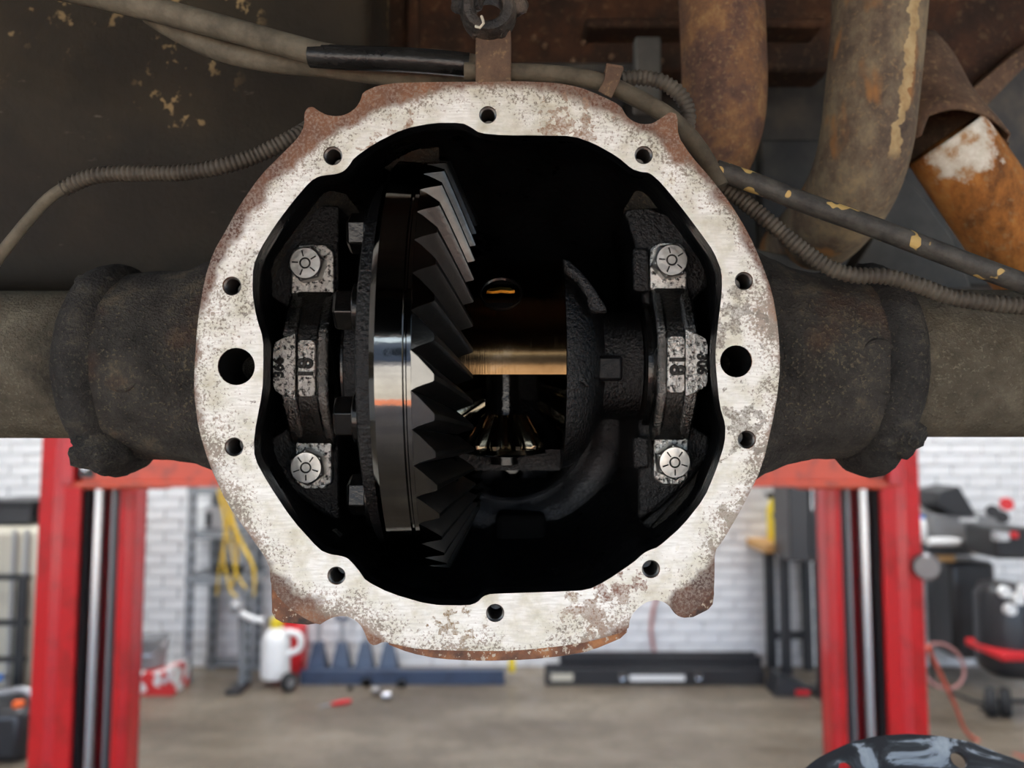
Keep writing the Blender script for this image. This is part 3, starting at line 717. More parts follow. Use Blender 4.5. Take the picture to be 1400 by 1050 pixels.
tag(obj('cross_shaft', sh, 'dark_steel'), 'dark upright cross shaft through the small spider gear', 'shaft')
pg = thing('pinion_gear', PC + FWD * .54, 'oily drive pinion head low behind the case', 'gear')
bevel_gear('gear_teeth', PC + FWD * .585, -FWD, .047, .038, .030, 10, 'dark_steel', pg, UP)
obj('stub', MB().lathe([(.551, .0004), (.551, .014), (.555, .016), (.557, .02)], PC, FWD, UP, 24), 'dark_steel', pg)

# ------------------------------------------------------------------ parts round the axle
def path(pts): return [P(*p) for p in pts]
def pipe(name, pts, r, mat, label, cat, n=18, step=.006, ridge=None, parent=None, cap=True):
    o = obj(name, MB().sweep(path(pts), r, n, cap, step, ridge), mat, parent, smooth=50)
    if parent is None: tag(o, label, cat)
    return o
RID = lambda acc: 1.0 if (acc / .0029) % 1 < .55 else .84
def loom(name, pts, r, label=None, parent=None):
    o = obj(name, MB().sweep(path(pts), r, 16, True, .00058, RID), 'loom_plastic', parent, smooth=60)
    if label: tag(o, label, 'conduit')
    return o
pipe('vent_hose', [(-420, -120, .47), (-200, -75, .465), (-60, -48, .46), (60, -22, .46), (150, -2, .46), (230, 18, .46), (320, 42, .455), (400, 64, .45), (460, 78, .447), (540, 82, .445), (600, 84, .445), (660, 92, .447)], lambda t: .0085 - .002 * t, 'dusty_hose', 'upper dusty rubber hose crossing in front of the tank', 'hose')
pipe('vent_hose', [(205, 18, .475), (240, 40, .475), (300, 68, .472), (370, 84, .468), (440, 90, .466), (520, 100, .466), (600, 106, .466), (650, 108, .466)], .0068, 'dusty_hose', 'lower dusty hose tucked beneath the shiny black sleeve', 'hose')
pipe('hose_sleeve', [(425, 76, .448), (480, 79, .445), (540, 81, .444), (600, 85, .444), (641, 89, .445)], .0068, 'black_rubber', 'shiny black rubber sleeve on the hose left of the bracket', 'sleeve')
lw = thing('wiring_conduit', P(250, 240, .45), 'ribbed grey conduit with bare cable end left of the housing', 'conduit')
loom('conduit', [(430, 170, .47), (400, 188, .46), (350, 213, .455), (300, 228, .45), (250, 236, .45), (200, 237, .45), (150, 238, .45), (120, 243, .45), (86, 258, .45)], .0048, parent=lw)
obj('cable', MB().sweep(path([(130, 241, .4495), (92, 255, .449), (66, 272, .448), (40, 300, .447), (15, 330, .446), (-30, 384, .445), (-120, 450, .44), (-260, 500, .43), (-420, 520, .42)]), .0033, 14, True, .004), 'dusty_hose', lw, smooth=60)
pipe('brake_hose', [(635, 98, .435), (700, 99, .435), (760, 102, .435), (820, 112, .434), (870, 134, .432), (915, 160, .430), (945, 190, .428), (968, 224, .426), (984, 256, .425)], .0050, 'dirty_hose', 'dirty brown hose curving down over the right of the housing', 'hose')
pipe('brake_pipe', [(978, 232, .428), (1020, 246, .427), (1100, 277, .424), (1190, 309, .421), (1290, 347, .418), (1400, 388, .415), (1500, 424, .411), (1800, 520, .40)], .0056, 'black_pipe', 'black rigid pipe with yellow paint flecks sloping to the right', 'pipe')
loom('wiring_conduit', [(852, 108, .452), (876, 106, .450), (905, 112, .448), (930, 130, .447), (941, 155, .447), (940, 185, .446), (955, 215, .444), (985, 250, .44), (1015, 274, .436), (1050, 302, .43), (1090, 336, .425), (1130, 364, .42), (1165, 376, .416),
     (1210, 378, .413), (1255, 390, .410), (1300, 406, .408), (1350, 414, .405), (1440, 424, .40), (1600, 452, .395), (1850, 520, .39)], .0046, 'long ribbed grey conduit lying on the right axle neck')
ck = thing('hose_clip', P(838, 110, .43), 'bent steel clip holding the brown hose', 'clip')
obj('strap', MB().prism(path([(829, 90, .4275), (853, 93, .4275), (846, 114, .4275), (836, 134, .4275), (818, 124, .4275), (826, 108, .4275)]), FWD * .0015), 'rust_brown', ck, bevel=.0004)
obj('hook', MB().prism(path([(829, 86, .428), (852, 90, .428), (853, 95, .428), (829, 91, .428)]), FWD * .014), 'rust_brown', ck, bevel=.0004)
# bracket standing on the top of the housing
br = thing('axle_bracket', P(675, 110, .425), 'rusty upright bracket with a greasy bush above the flange', 'bracket')
obj('plate', MB().prism(path([(650, 120, .428), (650, 60, .428), (651, 30, .428), (698, 30, .428), (699, 60, .428), (699, 120, .428)]), FWD * .004), 'rust_brown', br, bevel=.0008)
c = P(668, 12, .424); ring_ = MB().lathe([(-.004, .0082), (-.0055, .010), (-.005, .0135), (0, .0155), (.008, .0155), (.012, .012), (.012, .0082), (-.004, .0082)], c, FWD, UP, 32); obj('bush', ring_, 'grease', br, smooth=50)
g = MB()
for k, (x, y, r) in enumerate(((632, 4, 16), (645, -4, 18), (702, -2, 18), (710, 8, 12), (656, 40, 13), (682, 42, 12), (640, 18, 12), (694, 22, 12))):
    g.blob(P(x, y, .428), r * .428 / F, 12, 8, k, .4)
obj('grease_lump', g, 'grease', br, smooth=60)
obj('frayed_thread', MB().sweep(path([(658, 22, .418), (661, 32, .417), (656, 38, .417), (650, 36, .418)]), .0008, 6, True, .002), 'cream_plastic', br)

# exhaust and chassis above the axle
def tubeobj(name, pts, r, mat, label, n=36): return tag(obj(name, MB().sweep(path(pts), r, n, True, .008), mat, smooth=60, origin=P(1195, 100, .58) if mat == 'rust_pipe_b' else None), label, 'exhaust pipe', 'exhaust pipes above the axle')
tubeobj('exhaust_pipe', [(972, -330, .60), (980, -130, .60), (984, -40, .60), (988, 50, .60), (990, 120, .60), (986, 170, .607), (972, 215, .63), (952, 245, .68), (935, 262, .75)], .0325, 'rust_pipe_a', 'rusty brown exhaust pipe nearest the housing flange')
tubeobj('exhaust_pipe', [(1222, -330, .58), (1212, -130, .58), (1206, -40, .58), (1198, 60, .58), (1190, 140, .58), (1182, 200, .583), (1165, 255, .595), (1138, 298, .625), (1110, 325, .68), (1085, 345, .76)], .0332, 'rust_pipe_b', 'mottled tan exhaust pipe with pale drip streak, in the middle')
p3 = thing('exhaust_pipe', P(1360, 290, .6), 'bright orange rusted exhaust pipe at the right edge', 'exhaust pipe', 'exhaust pipes above the axle')
a0, a1, a2 = P(1296, 196, .60), P(1345, 268, .602), P(1470, 452, .606)
ax3 = (a1 - a0).normalized()
obj('pipe_wall', MB().lathe([(-.004, .026), (-.004, .0285), (-.002, .0300), (.004, .0305), (.028, .0308), (.05, .031), (.2, .031)], a0, ax3, FWD, 40, cap1=True), 'rust_orange', p3, smooth=60, origin=a0)
sl_ = MB(); rows = []
s0, s1 = P(1215, 70, .665), P(1296, 196, .607); ax4 = (s1 - s0).normalized(); up4 = FWD; sd4 = ax4.cross(up4).normalized(); ln4 = (s1 - s0).length
for i in range(9):
    row = []
    for k in range(40):
        a = 2 * math.pi * k / 40
        end = ln4 + .010 + .010 * noise.noise(Vector((math.cos(a) * 2.2, math.sin(a) * 2.2, 4))) - .022 * max(0, math.cos(a + 2.6)) ** 2 - (.016 * max(0, math.cos(a + math.pi)) ** 3)
        row.append(s0 + ax4 * (end * i / 8) + (up4 * math.cos(a) + sd4 * math.sin(a)) * (.0375 + .0015 * math.sin(i)))
    rows.append(row)
sl_.rings(rows)
so_ = tag(obj('exhaust_sleeve', sl_, 'rust_brown', smooth=60), 'torn rusty outer sleeve broken open above the orange pipe', 'exhaust sleeve')
sm_ = so_.modifiers.new('thick', 'SOLIDIFY'); sm_.thickness = .0022
tag(obj('torn_flap', MB().prism(path([(1336, 178, .598), (1364, 182, .590), (1381, 196, .586), (1374, 214, .588), (1362, 226, .592), (1357, 206, .596)]), FWD * .0018), 'rust_brown', bevel=.0005), 'torn metal flap curling off the broken sleeve', 'metal flap')

# fuel tank: rounded moulded box
tk = MB(); lo = (-.74, V(402, .60), .585); hi = (U(506, .60), .45, .715)
def sup(c, h, e, nu=56, nv=28):
    rows = []
    sg_ = lambda q, p: math.copysign(abs(q) ** p, q)
    for i in range(1, nv):
        a = -math.pi / 2 + math.pi * i / nv; row = []
        for k in range(nu):
            b = 2 * math.pi * k / nu
            row.append((c[0] + h[0] * sg_(math.cos(a), e) * sg_(math.cos(b), e), c[1] + h[1] * sg_(math.sin(a), e), c[2] + h[2] * sg_(math.cos(a), e) * sg_(math.sin(b), e)))
        rows.append(row)
    return rows
cc = [(a + b) / 2 for a, b in zip(lo, hi)]; hh = [(b - a) / 2 for a, b in zip(lo, hi)]
tk.rings([[CW(*p) for p in r] for r in sup(cc, hh, .16, 120, 60)], cap0=True, cap1=True)
tank = thing('fuel_tank', CW(cc[0], lo[1], cc[2]), 'large dark brown plastic fuel tank above the left axle tube', 'fuel tank')
obj('tank_shell', tk, 'tank_plastic', tank, smooth=60)
obj('tank_strap', MB().hull8([CW(-.70, V(404, .60) - .004, .60), CW(-.20, V(404, .60) - .004, .60), CW(-.20, V(404, .60) - .004, .64), CW(-.70, V(404, .60) - .004, .64), CW(-.70, V(404, .60) + .003, .60), CW(-.20, V(404, .60) + .003, .60), CW(-.20, V(404, .60) + .003, .64), CW(-.70, V(404, .60) + .003, .64)]), 'frame_black', tank)
# rusty crossmember
cm = thing('chassis_crossmember', P(800, 50, .75), 'dark rusty chassis crossmember behind the bracket', 'crossmember')
def beam(name, x0, y0, x1, y1, d, t, mat, parent=None, bev=.006):
    pts = [(U(x0, d), V(y1, d)), (U(x1, d), V(y1, d)), (U(x1, d), V(y0, d)), (U(x0, d), V(y0, d))]
    return obj(name, MB().hull8([CW(a, b, d) for a, b in pts[:2]] + [CW(a, b, d + t) for a, b in reversed(pts[:2])] + [CW(*pts[3], d), CW(*pts[2], d), CW(*pts[2], d + t), CW(*pts[3], d + t)]), mat, parent, bevel=bev)
beam('web', 512, -60, 1140, 96, .76, .05, 'rust_dark', cm)
beam('flange', 512, 84, 870, 100, .735, .09, 'frame_black', cm, .003)
beam('rib', 556, -55, 572, 84, .748, .02, 'rust_dark', cm, .003)
beam('upper_flange', 800, 22, 1130, 36, .725, .05, 'rust_dark', cm, .004)
for k in range(9):
    x, y = 730 + (k * 53) % 250, 52 + (k * 31) % 36
    obj('rivet', MB().blob(P(x, y, .758), .0032, 8, 6), 'rust_brown', cm, smooth=60)
fr = thing('frame_rail', P(1200, 300, .85), 'dark chassis frame rail behind the exhaust pipes', 'frame rail')
beam('web', 850, -20, 1600, 372, .88, .06, 'frame_black', fr)
beam('bracket_plate', 1040, 190, 1130, 420, .80, .02, 'frame_black', fr, .003)
beam('bracket_plate', 868, 48, 905, 150, .695, .016, 'frame_grey', fr, .003)
beam('lower_flange', 860, 366, 1600, 392, .80, .12, 'frame_black', fr, .004)
tag(obj('spring_hanger', MB().prism(path([(1232, 236, .70), (1262, 268, .70), (1300, 320, .70), (1330, 395, .70), (1150, 395, .70), (1190, 330, .70)]), FWD * .03), 'frame_grey', bevel=.006), 'grey curved spring hanger between the tan and orange pipes', 'hanger')
tag(obj('shackle_plate', MB().prism(path([(1000, 330, .66), (1060, 345, .66), (1120, 352, .66), (1150, 395, .66), (1000, 410, .66)]), FWD * .02), 'frame_grey', bevel=.006), 'pale grey shackle plate behind the long ribbed conduit', 'plate')
tag(obj('heat_shield', MB().prism(path([(1250, -40, .72), (1460, -40, .72), (1460, 50, .72), (1400, 92, .72), (1335, 160, .72), (1300, 110, .72), (1262, 40, .72)]), FWD * .02 + UP * .0), 'rust_dark', bevel=.004), 'brown heat shield in the upper right corner', 'heat shield')
tag(obj('shield_edge', MB().prism(path([(1335, 160, .70), (1402, 92, .70), (1470, 42, .70), (1470, 20, .70), (1398, 62, .70), (1322, 126, .70)]), FWD * .02), 'rust_brown', bevel=.004), 'paler folded edge below the brown heat shield', 'heat shield')

# truck floor and bumper overhead
tb = thing('truck_bed', (0, 1.3, 2.1), 'dark underside of the truck bed above everything', 'truck bed')
slab('bed_floor', (-.95, -.62, 2.10), (.95, 3.4, 2.16), 'frame_black', tb)
for k in range(5): slab('bed_rib', (-.93, -.5 + k * .8, 2.06), (.93, -.42 + k * .8, 2.0995), 'rust_dark', tb)
slab('bumper', (-.95, -.80, 1.72), (.95, -.62, 2.16), 'black_paint', tb, bevel=.02)

# removed cover in the foreground on a drain stand
RCV = .151; tl = R(45)
e1 = RIGHT; e2 = UP * math.cos(tl) + FWD * math.sin(tl); e3 = UP * math.sin(tl) - FWD * math.cos(tl)     # e3 faces the viewer, upwards
topc = P(1240, 1003, .56); cvc = topc - e2 * RCV
cov = thing('differential_cover', cvc, 'scraped black differential cover with bolt holes in the bottom corner', 'cover')
def cp_(r, a, h=0): return cvc + (e1 * math.sin(a) + e2 * math.cos(a)) * r + e3 * h
outl = [cp_(RCV * (1 + .006 * noise.noise(Vector((math.sin(a) * 9, math.cos(a) * 9, 0)))), a) for a in [2 * math.pi * k / 120 for k in range(120)]]
inl = [cp_(.118, 2 * math.pi * k / 96) for k in range(96)]
hl = []
for k in range(10):
    a = R(-22 + 35 * k); cx = (e1 * math.sin(a) + e2 * math.cos(a)) * .1365
    hl.append([cvc + cx + (e1 * math.cos(2 * math.pi * j / 20) + e2 * math.sin(2 * math.pi * j / 20)) * .0056 for j in range(20)])
obj('cover_rim', MB().prism(outl, -e3 * .004, [inl] + hl), 'cover_paint', cov, smooth=30, bevel=.0006)
obj('cover_dome', MB().rings([[cp_(r, 2 * math.pi * k / 64, h) for k in range(64)] for r, h in ((.1185, -.004), (.1185, .0005), (.114, .006), (.107, .022), (.094, .036), (.07, .046), (.04, .050), (.004, .051))], cap1=True), 'cover_bare', cov, smooth=60)
st = thing('drain_stand', (cvc.x, cvc.y, 0), 'oil drain stand carrying the loose cover below the frame', 'stand')
low = min(p.z for p in outl)
obj('pan', MB().lathe([(0, .05), (.0, .16), (.06, .21), (.062, .205), (.004, .155), (.004, .05)], (cvc.x, cvc.y - .06, low - .012), (0, 0, 1), (1, 0, 0), 40), 'black_satin', st, smooth=40)
obj('pole', MB().lathe([(0, .03), (low - .01, .03)], (cvc.x, cvc.y - .06, 0), (0, 0, 1), (1, 0, 0), 20, True, True), 'black_satin', st)
obj('base', MB().lathe([(0, .22), (.04, .22), (.05, .2), (.06, .03)], (cvc.x, cvc.y - .06, 0.001), (0, 0, 1), (1, 0, 0), 40, True, True), 'black_satin', st)

# ------------------------------------------------------------------ two-post lift
YP = 3.2
def post(sgn, xs, label):
    # xs: frame columns (at row 800) of the profile, outer edge first
    X = [W(x, 800, YP).x for x in xs]
    t = thing('lift_post', ((X[0] + X[-1]) / 2, YP + .12, 0), label, 'lift post', 'lift posts')
    H = 3.7
    def ext(name, pl, mat, z0=0.02, z1=H, bev=.004):
        return obj(name, MB().prism([Vector((x, y, z0)) for x, y in pl], (0, 0, z1 - z0)), mat, t, bevel=bev, smooth=30)
    o0, r1, r2, o1, i0, i1 = X       # outer edge, ridge start/end, outer lip end, inner lip start, inner lip end
    ext('outer_channel', [(o0, YP + .02), (r1, YP), (r2, YP + .012), (o1, YP - .005), (o1, YP + .018), (r2, YP + .035), (o0, YP + .05)], 'red_paint')
    ext('outer_web', [(o0, YP + .045), (o0 + sgn * .012, YP + .045), (o0 + sgn * .012, YP + .10), (o0, YP + .10)], 'red_paint')
    ext('inner_channel', [(i0, YP + .0), ((i0 + i1) / 2, YP - .012), (i1, YP + .006), (i1, YP + .10), (i1 - sgn * .012, YP + .10), (i1 - sgn * .012, YP + .024), (i0, YP + .02)], 'red_paint')
    ext('back_web', [(o0, YP + .1005), (i1, YP + .1005), (i1, YP + .115), (o0, YP + .115)], 'deep_red')
    slab('base_plate', (min(o0, i1) - .05, YP - .1, 0), (max(o0, i1) + .05, YP + .36, .02), 'red_paint', t)
    gx = lambda f: o1 + (i0 - o1) * f
    obj('chrome_rod', MB().lathe([(.02, .026), (H - .1, .026)], (gx(.30), YP + .055, 0), (0, 0, 1), (1, 0, 0), 24, True, True), 'chrome', t)
    obj('lift_cable', MB().lathe([(.02, .013), (H - .1, .013)], (gx(.70), YP + .055, 0), (0, 0, 1), (1, 0, 0), 16, True, True), 'steel_cable', t)
    slab('slide_rail', (min(gx(.84), gx(1.12)), YP + .035, .02), (max(gx(.84), gx(1.12)), YP + .09, H), 'black_paint', t)
    slab('slide_rail', (min(gx(-.1), gx(.08)), YP + .035, .02), (max(gx(-.1), gx(.08)), YP + .09, H), 'black_paint', t)
    slab('cavity_back', (min(gx(.02), gx(.9)), YP + .092, .02), (max(gx(.02), gx(.9)), YP + .1, H), 'deep_red', t)
    return X
post(1, (44, 68, 80, 106, 159, 180), 'red lift post on the left with chrome rod, behind the axle tube')
post(-1, (1266, 1243, 1231, 1208, 1153, 1133), 'red lift post on the right carrying a small round mirror')
def arm(sgn, xe, xi, label):
    Y0 = YP - .20; a = W(xe, 664, Y0); z0 = a.z; z1 = z0 + .16; xo, xn = a.x, W(xi, 664, Y0).x
    t = thing('lift_beam', ((xo + xn) / 2, Y0, z0), label, 'lift beam', 'lift beams')
    lo_, hi_ = min(xo, xn), max(xo, xn)
    slab('arm_face', (lo_ + .06, Y0, z0 + .01), (hi_, Y0 + .10, z1), 'orange_paint', t, .012)
    slab('bottom_lip', (lo_ + .02, Y0 - .02, z0 - .004), (hi_, Y0 + .06, z0 + .016), 'orange_paint', t, .004)
    e0 = xo if sgn > 0 else xo - .05
    slab('end_plate', (e0, Y0 - .03, z0), (e0 + .05, Y0 + .12, z1 + .05), 'red_paint', t, .006)
    s0 = xo + (.055 if sgn > 0 else -.115)
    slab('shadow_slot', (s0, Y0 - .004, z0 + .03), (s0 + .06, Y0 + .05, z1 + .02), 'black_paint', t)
    obj('pivot_bolt', MB().lathe([(0, .022), (.02, .022), (.026, .016), (.026, .001)], (s0 + .035, Y0 - .002, z0 + .075), (0, -1, 0), (0, 0, 1), 16), 'chrome', t)
    slab('carriage', (lo_ if sgn > 0 else hi_ - .35, Y0 + .1, z0 - .02), (lo_ + .35 if sgn > 0 else hi_, YP - .03, z1 + .3), 'orange_paint', t, .01)
arm(1, 88, 560, 'orange lift beam reaching in from the left post')
arm(-1, 1228, 790, 'orange lift beam reaching in from the right post')
mr = thing('round_mirror', W(1266, 777, YP - .05), 'small round grey mirror on the right lift post', 'mirror')
c = W(1267, 776, YP - .06)
obj('mirror_glass', MB().lathe([(0, .0005), (0, .045), (-.006, .052), (-.02, .056), (-.035, .04), (-.04, .001)], c, (-.45, -1, 0), (0, 0, 1), 32), 'mirror_back', mr)
obj('stem', MB().sweep([c + Vector((0, .04, 0)), c + Vector((-.03, .08, .0)), c + Vector((-.05, .11, 0))], .01, 10), 'black_paint', mr)

# ------------------------------------------------------------------ things along the far wall
def wx(x, Y, y=850): return W(x, y, Y).x
def wz(y, Y, x=700): return W(x, y, Y).z
def fbox(name, x0, x1, y0, y1, Y, dep, mat, parent=None, bev=.004):      # frame extents on plane Y, going back by dep
    return slab(name, (wx(x0, Y), Y, max(wz(y1, Y), .0005)), (wx(x1, Y), Y + dep, wz(y0, Y)), mat, parent, bev)
def bottle(name, x, y0, y1, Y, r, mat, capmat, label, cat, hnd=False):
    z0, z1 = max(wz(y1, Y), .0005), wz(y0, Y); h = z1 - z0; c = (wx(x, Y), Y, z0)
    t = thing(name, c, label, cat)
    obj('body', MB().lathe([(0, r * .9), (.01, r), (h * .62, r), (h * .76, r * .8), (h * .84, r * .42), (h * .86, r * .4)], c, (0, 0, 1), (1, 0, 0), 24, True, True), mat, t, smooth=40)
    obj('cap', MB().lathe([(h * .85, r * .46), (h, r * .42), (h, .001)], c, (0, 0, 1), (1, 0, 0), 18), capmat, t, smooth=30)
    if hnd:
        b = Vector(c)
        obj('handle', MB().sweep([b + Vector((r * .8, -.02, h * .78)), b + Vector((r * 1.7, -.02, h * .72)), b + Vector((r * 1.75, -.02, h * .5)), b + Vector((r * .9, -.02, h * .4))], r * .22, 10, True, .02), mat, t, smooth=60)
    return t
# shelving unit
YS = 4.95
sh_ = thing('shelving_unit', (wx(295, YS), YS + .15, 0), 'grey perforated steel shelving standing against the brick wall', 'shelving')
zt = 2.1
for x, y in ((258, YS), (338, YS), (268, YS + .27), (333, YS + .27)):
    X = wx(x, YS)
    up_o = MB().prism([Vector((X + a, y + b, .001)) for a, b in ((-.03, 0), (.03, 0), (.03, .004), (-.026, .004), (-.026, .04), (-.03, .04))], (0, 0, zt)); obj('upright', up_o, 'grey_paint', sh_)
    hs = MB()
    for k in range(26): hs.box((X + .012, y - .0015, .06 + k * .078), (.018, .004, .03))
    obj('slot_row', hs, 'black_paint', sh_)['kind'] = 'stuff'
for y in (792, 733, 672):
    z = wz(y, YS); slab('shelf', (wx(250, YS), YS + .003, z - (.035 if y == 792 else .02)), (wx(346, YS), YS + .30, z + .02), 'grey_paint', sh_)
slab('foot_rail', (wx(258, YS), YS + .28, .03), (wx(338, YS), YS + .30, .07), 'grey_paint', sh_)
wb = thing('wall_switch_box', (wx(281, YW - .08), YW - .08, wz(728, YW)), 'white electrical box with dark slot behind the shelving', 'switch box')
slab('box', (wx(262, YW - .1), YW - .09, wz(728, YW)), (wx(304, YW - .1), YW - .012, wz(690, YW)), 'white_plastic', wb, .008)
slab('slot', (wx(277, YW - .1), YW - .10, wz(718, YW)), (wx(284, YW - .1), YW - .088, wz(699, YW)), 'black_paint', wb)
rg = MB()
zsh = wz(792, YS) + .021
cl = thing('black_rag', (wx(300, YS), YS + .1, zsh), 'crumpled black rag lying on the grey shelf', 'rag')
for k in range(5): rg.blob((wx(288 + k * 7, YS), YS + .12 + .02 * (k % 2), zsh + .022), (.05, .06, .022 + .006 * (k % 3)), 10, 6, k, .5)
obj('cloth', rg, 'black_paint', cl, smooth=60)
# yellow straps hanging from a shelf
ys = thing('yellow_strap', (wx(320, YS), YS - .05, wz(800, YS)), 'bundle of yellow straps hanging off the shelving', 'strap')
for k, pts in enumerate((((306, 660), (312, 700), (322, 735), (324, 770), (318, 800)), ((304, 662), (316, 710), (330, 740), (346, 770), (350, 795)), ((310, 662), (313, 715), (306, 750), (302, 780), (300, 812)),
                         ((302, 665), (309, 705), (318, 745), (326, 780), (340, 802)), ((312, 660), (320, 705), (338, 752), (351, 772), (352, 812)), ((300, 668), (310, 712), (311, 762), (322, 806), (330, 812)))):
    obj('strand', MB().sweep([Vector((wx(x, YS), YS - .03 - .012 * k, wz(y, YS))) for x, y in pts], .010 if k < 2 else .006, 8, True, .04, scale2=.4), 'yellow_strap', ys, smooth=60)
# jack handle leaning by the shelving
jh = thing('floor_jack', (wx(330, 4.8), 4.8, 0), 'floor jack with pale handle and round knob beside the shelving', 'jack')
obj('knob', MB().blob((wx(322, 4.8), 4.8, wz(830, 4.8)), .045, 14, 9), 'grey_metal', jh, smooth=60)
obj('bar', MB().sweep([Vector((wx(324, 4.8), 4.8, wz(836, 4.8))), Vector((wx(345, 4.8), 4.8, wz(846, 4.8))), Vector((wx(358, 4.8), 4.82, wz(850, 4.8)))], .018, 12, True), 'white_plastic', jh)
obj('post', MB().sweep([Vector((wx(330, 4.8), 4.83, .001)), Vector((wx(330, 4.8), 4.83, .2)), Vector((wx(328, 4.8), 4.82, wz(838, 4.8)))], .02, 12, True), 'grey_paint', jh)
slab('foot', (wx(318, 4.8), 4.70, .0005), (wx(338, 4.8), 4.90, .03), 'black_paint', jh, .006)
# bucket and card box by the left post
bk = (wx(209, 4.82), 4.82, .14)
t = thing('grey_bucket', bk, 'dark grey bucket standing on the red and white box', 'bucket')
obj('pail', MB().lathe([(0, .07), (.005, .08), (.16, .095), (.17, .10), (.18, .097), (.172, .09), (.02, .074), (.015, .001)], bk, (0, 0, 1), (1, 0, 0), 28, True), 'grey_bin', t, smooth=40)
obj('bail', MB().sweep([Vector(bk) + Vector((-.095, -.01, .165)), Vector(bk) + Vector((-.06, -.08, .10)), Vector(bk) + Vector((.05, -.09, .09)), Vector(bk) + Vector((.095, -.01, .165))], .004, 8, True, .02), 'chrome', t)
t = thing('card_box', (wx(222, 4.9), 4.95, 0), 'torn red and white cardboard box on the floor by the left post', 'box')
slab('carton', (wx(192, 4.75), 4.70, .0005), (wx(244, 4.75), 4.93, .135), 'red_white_card', t)
obj('flap', MB().hull8([(wx(228, 4.75), 4.69, .10), (wx(245, 4.75), 4.67, .13), (wx(245, 4.75), 4.9, .13), (wx(228, 4.75), 4.9, .10), (wx(228, 4.75), 4.69, .138), (wx(245, 4.75), 4.67, .17), (wx(245, 4.75), 4.9, .17), (wx(228, 4.75), 4.9, .138)]), 'red_white_card', t)
bottle('white_jug', 378, 845, 926, 4.9, .088, 'white_plastic', 'yellow_plastic', 'white plastic jug with yellow cap near the jack stands', 'jug', True)
t = thing('fuel_can', (wx(398, 5.1), 5.1, 0), 'red fuel can standing behind the white jug', 'fuel can')
fbox('can_body', 372, 413, 858, 925, 5.08, .16, 'red_plastic', t, .02)
slab('can_grip', (wx(378, 5.1), 5.12, wz(858, 5.08) - .002), (wx(405, 5.1), 5.18, wz(848, 5.08)), 'red_plastic', t, .01)
t = thing('caster_wheel', (wx(397, 4.85), 4.78, 0), 'small black wheel on the floor beside the jug', 'wheel')
obj('tyre', MB().lathe([(-.025, .03), (-.025, .048), (-.015, .056), (.015, .056), (.025, .048), (.025, .03)], (wx(397, 4.78), 4.78, .0565), (1, -.8, 0), (0, 0, 1), 28), 'rubber_tyre', t, smooth=40)
obj('hub', MB().lathe([(-.02, .001), (-.02, .03), (.02, .03), (.02, .001)], (wx(397, 4.78), 4.78, .0565), (1, -.8, 0), (0, 0, 1), 18), 'grey_bin', t)
# jack stands behind a long low ramp
for k, (x, nm) in enumerate(((436, 'leftmost blue jack stand, beside the red fuel can'), (468, 'second blue jack stand from the red fuel can'), (500, 'third blue jack stand from the red fuel can'), (532, 'rightmost blue jack stand, half hidden by the flange'))):
    Y = 5.08; X = wx(x, Y); t = thing('jack_stand', (X, Y, 0), nm, 'jack stand', 'blue jack stands')
    for sx_, sy_ in ((-1, -1), (1, -1), (1, 1), (-1, 1)):
        obj('leg', MB().hull8([(X + sx_ * .06 - .012, Y + sy_ * .06 - .012, .001), (X + sx_ * .06 + .012, Y + sy_ * .06 - .012, .001), (X + sx_ * .06 + .012, Y + sy_ * .06 + .012, .001), (X + sx_ * .06 - .012, Y + sy_ * .06 + .012, .001),
                                (X + sx_ * .015 - .012, Y + sy_ * .015 - .012, .22), (X + sx_ * .015 + .012, Y + sy_ * .015 - .012, .22), (X + sx_ * .015 + .012, Y + sy_ * .015 + .012, .22), (X + sx_ * .015 - .012, Y + sy_ * .015 + .012, .22)]), 'dark_blue', t)
    pn = MB()
    pn.prism([(X - .055, Y - .05, .06), (X + .055, Y - .05, .06), (X + .018, Y - .018, .21), (X - .018, Y - .018, .21)], (0, .006, 0)); obj('side_panel', pn, 'dark_blue', t)
    obj('ratchet_post', MB().box((X, Y, .27), (.022, .03, .18)), 'grey_metal', t)
    obj('saddle', MB().prism([(X - .04, Y - .02, .36), (X + .04, Y - .02, .36), (X + .045, Y - .02, .40), (X + .02, Y - .02, .375), (X - .02, Y - .02, .375), (X - .045, Y - .02, .40)], (0, .04, 0)), 'dark_blue', t)
t = thing('low_ramp', (wx(550, 4.93), 4.95, 0), 'long low blue-grey steel ramp in front of the jack stands', 'ramp')
slab('deck', (wx(412, 4.92), 4.92, .055), (wx(690, 4.92), 5.0, .075), 'dark_blue', t, .004)
slab('side_rail', (wx(412, 4.92), 4.90, .0005), (wx(690, 4.92), 4.915, .09), 'dark_blue', t, .003)
for k in range(7): slab('rung', (wx(415 + k * 44, 4.92), 4.918, .01), (wx(421 + k * 44, 4.92), 5.0, .054), 'grey_paint', t)
bottle('yellow_tube', 700, 893, 918, 5.0, .022, 'yellow_plastic', 'black_paint', 'small yellow tube beside the end of the low ramp', 'tube')
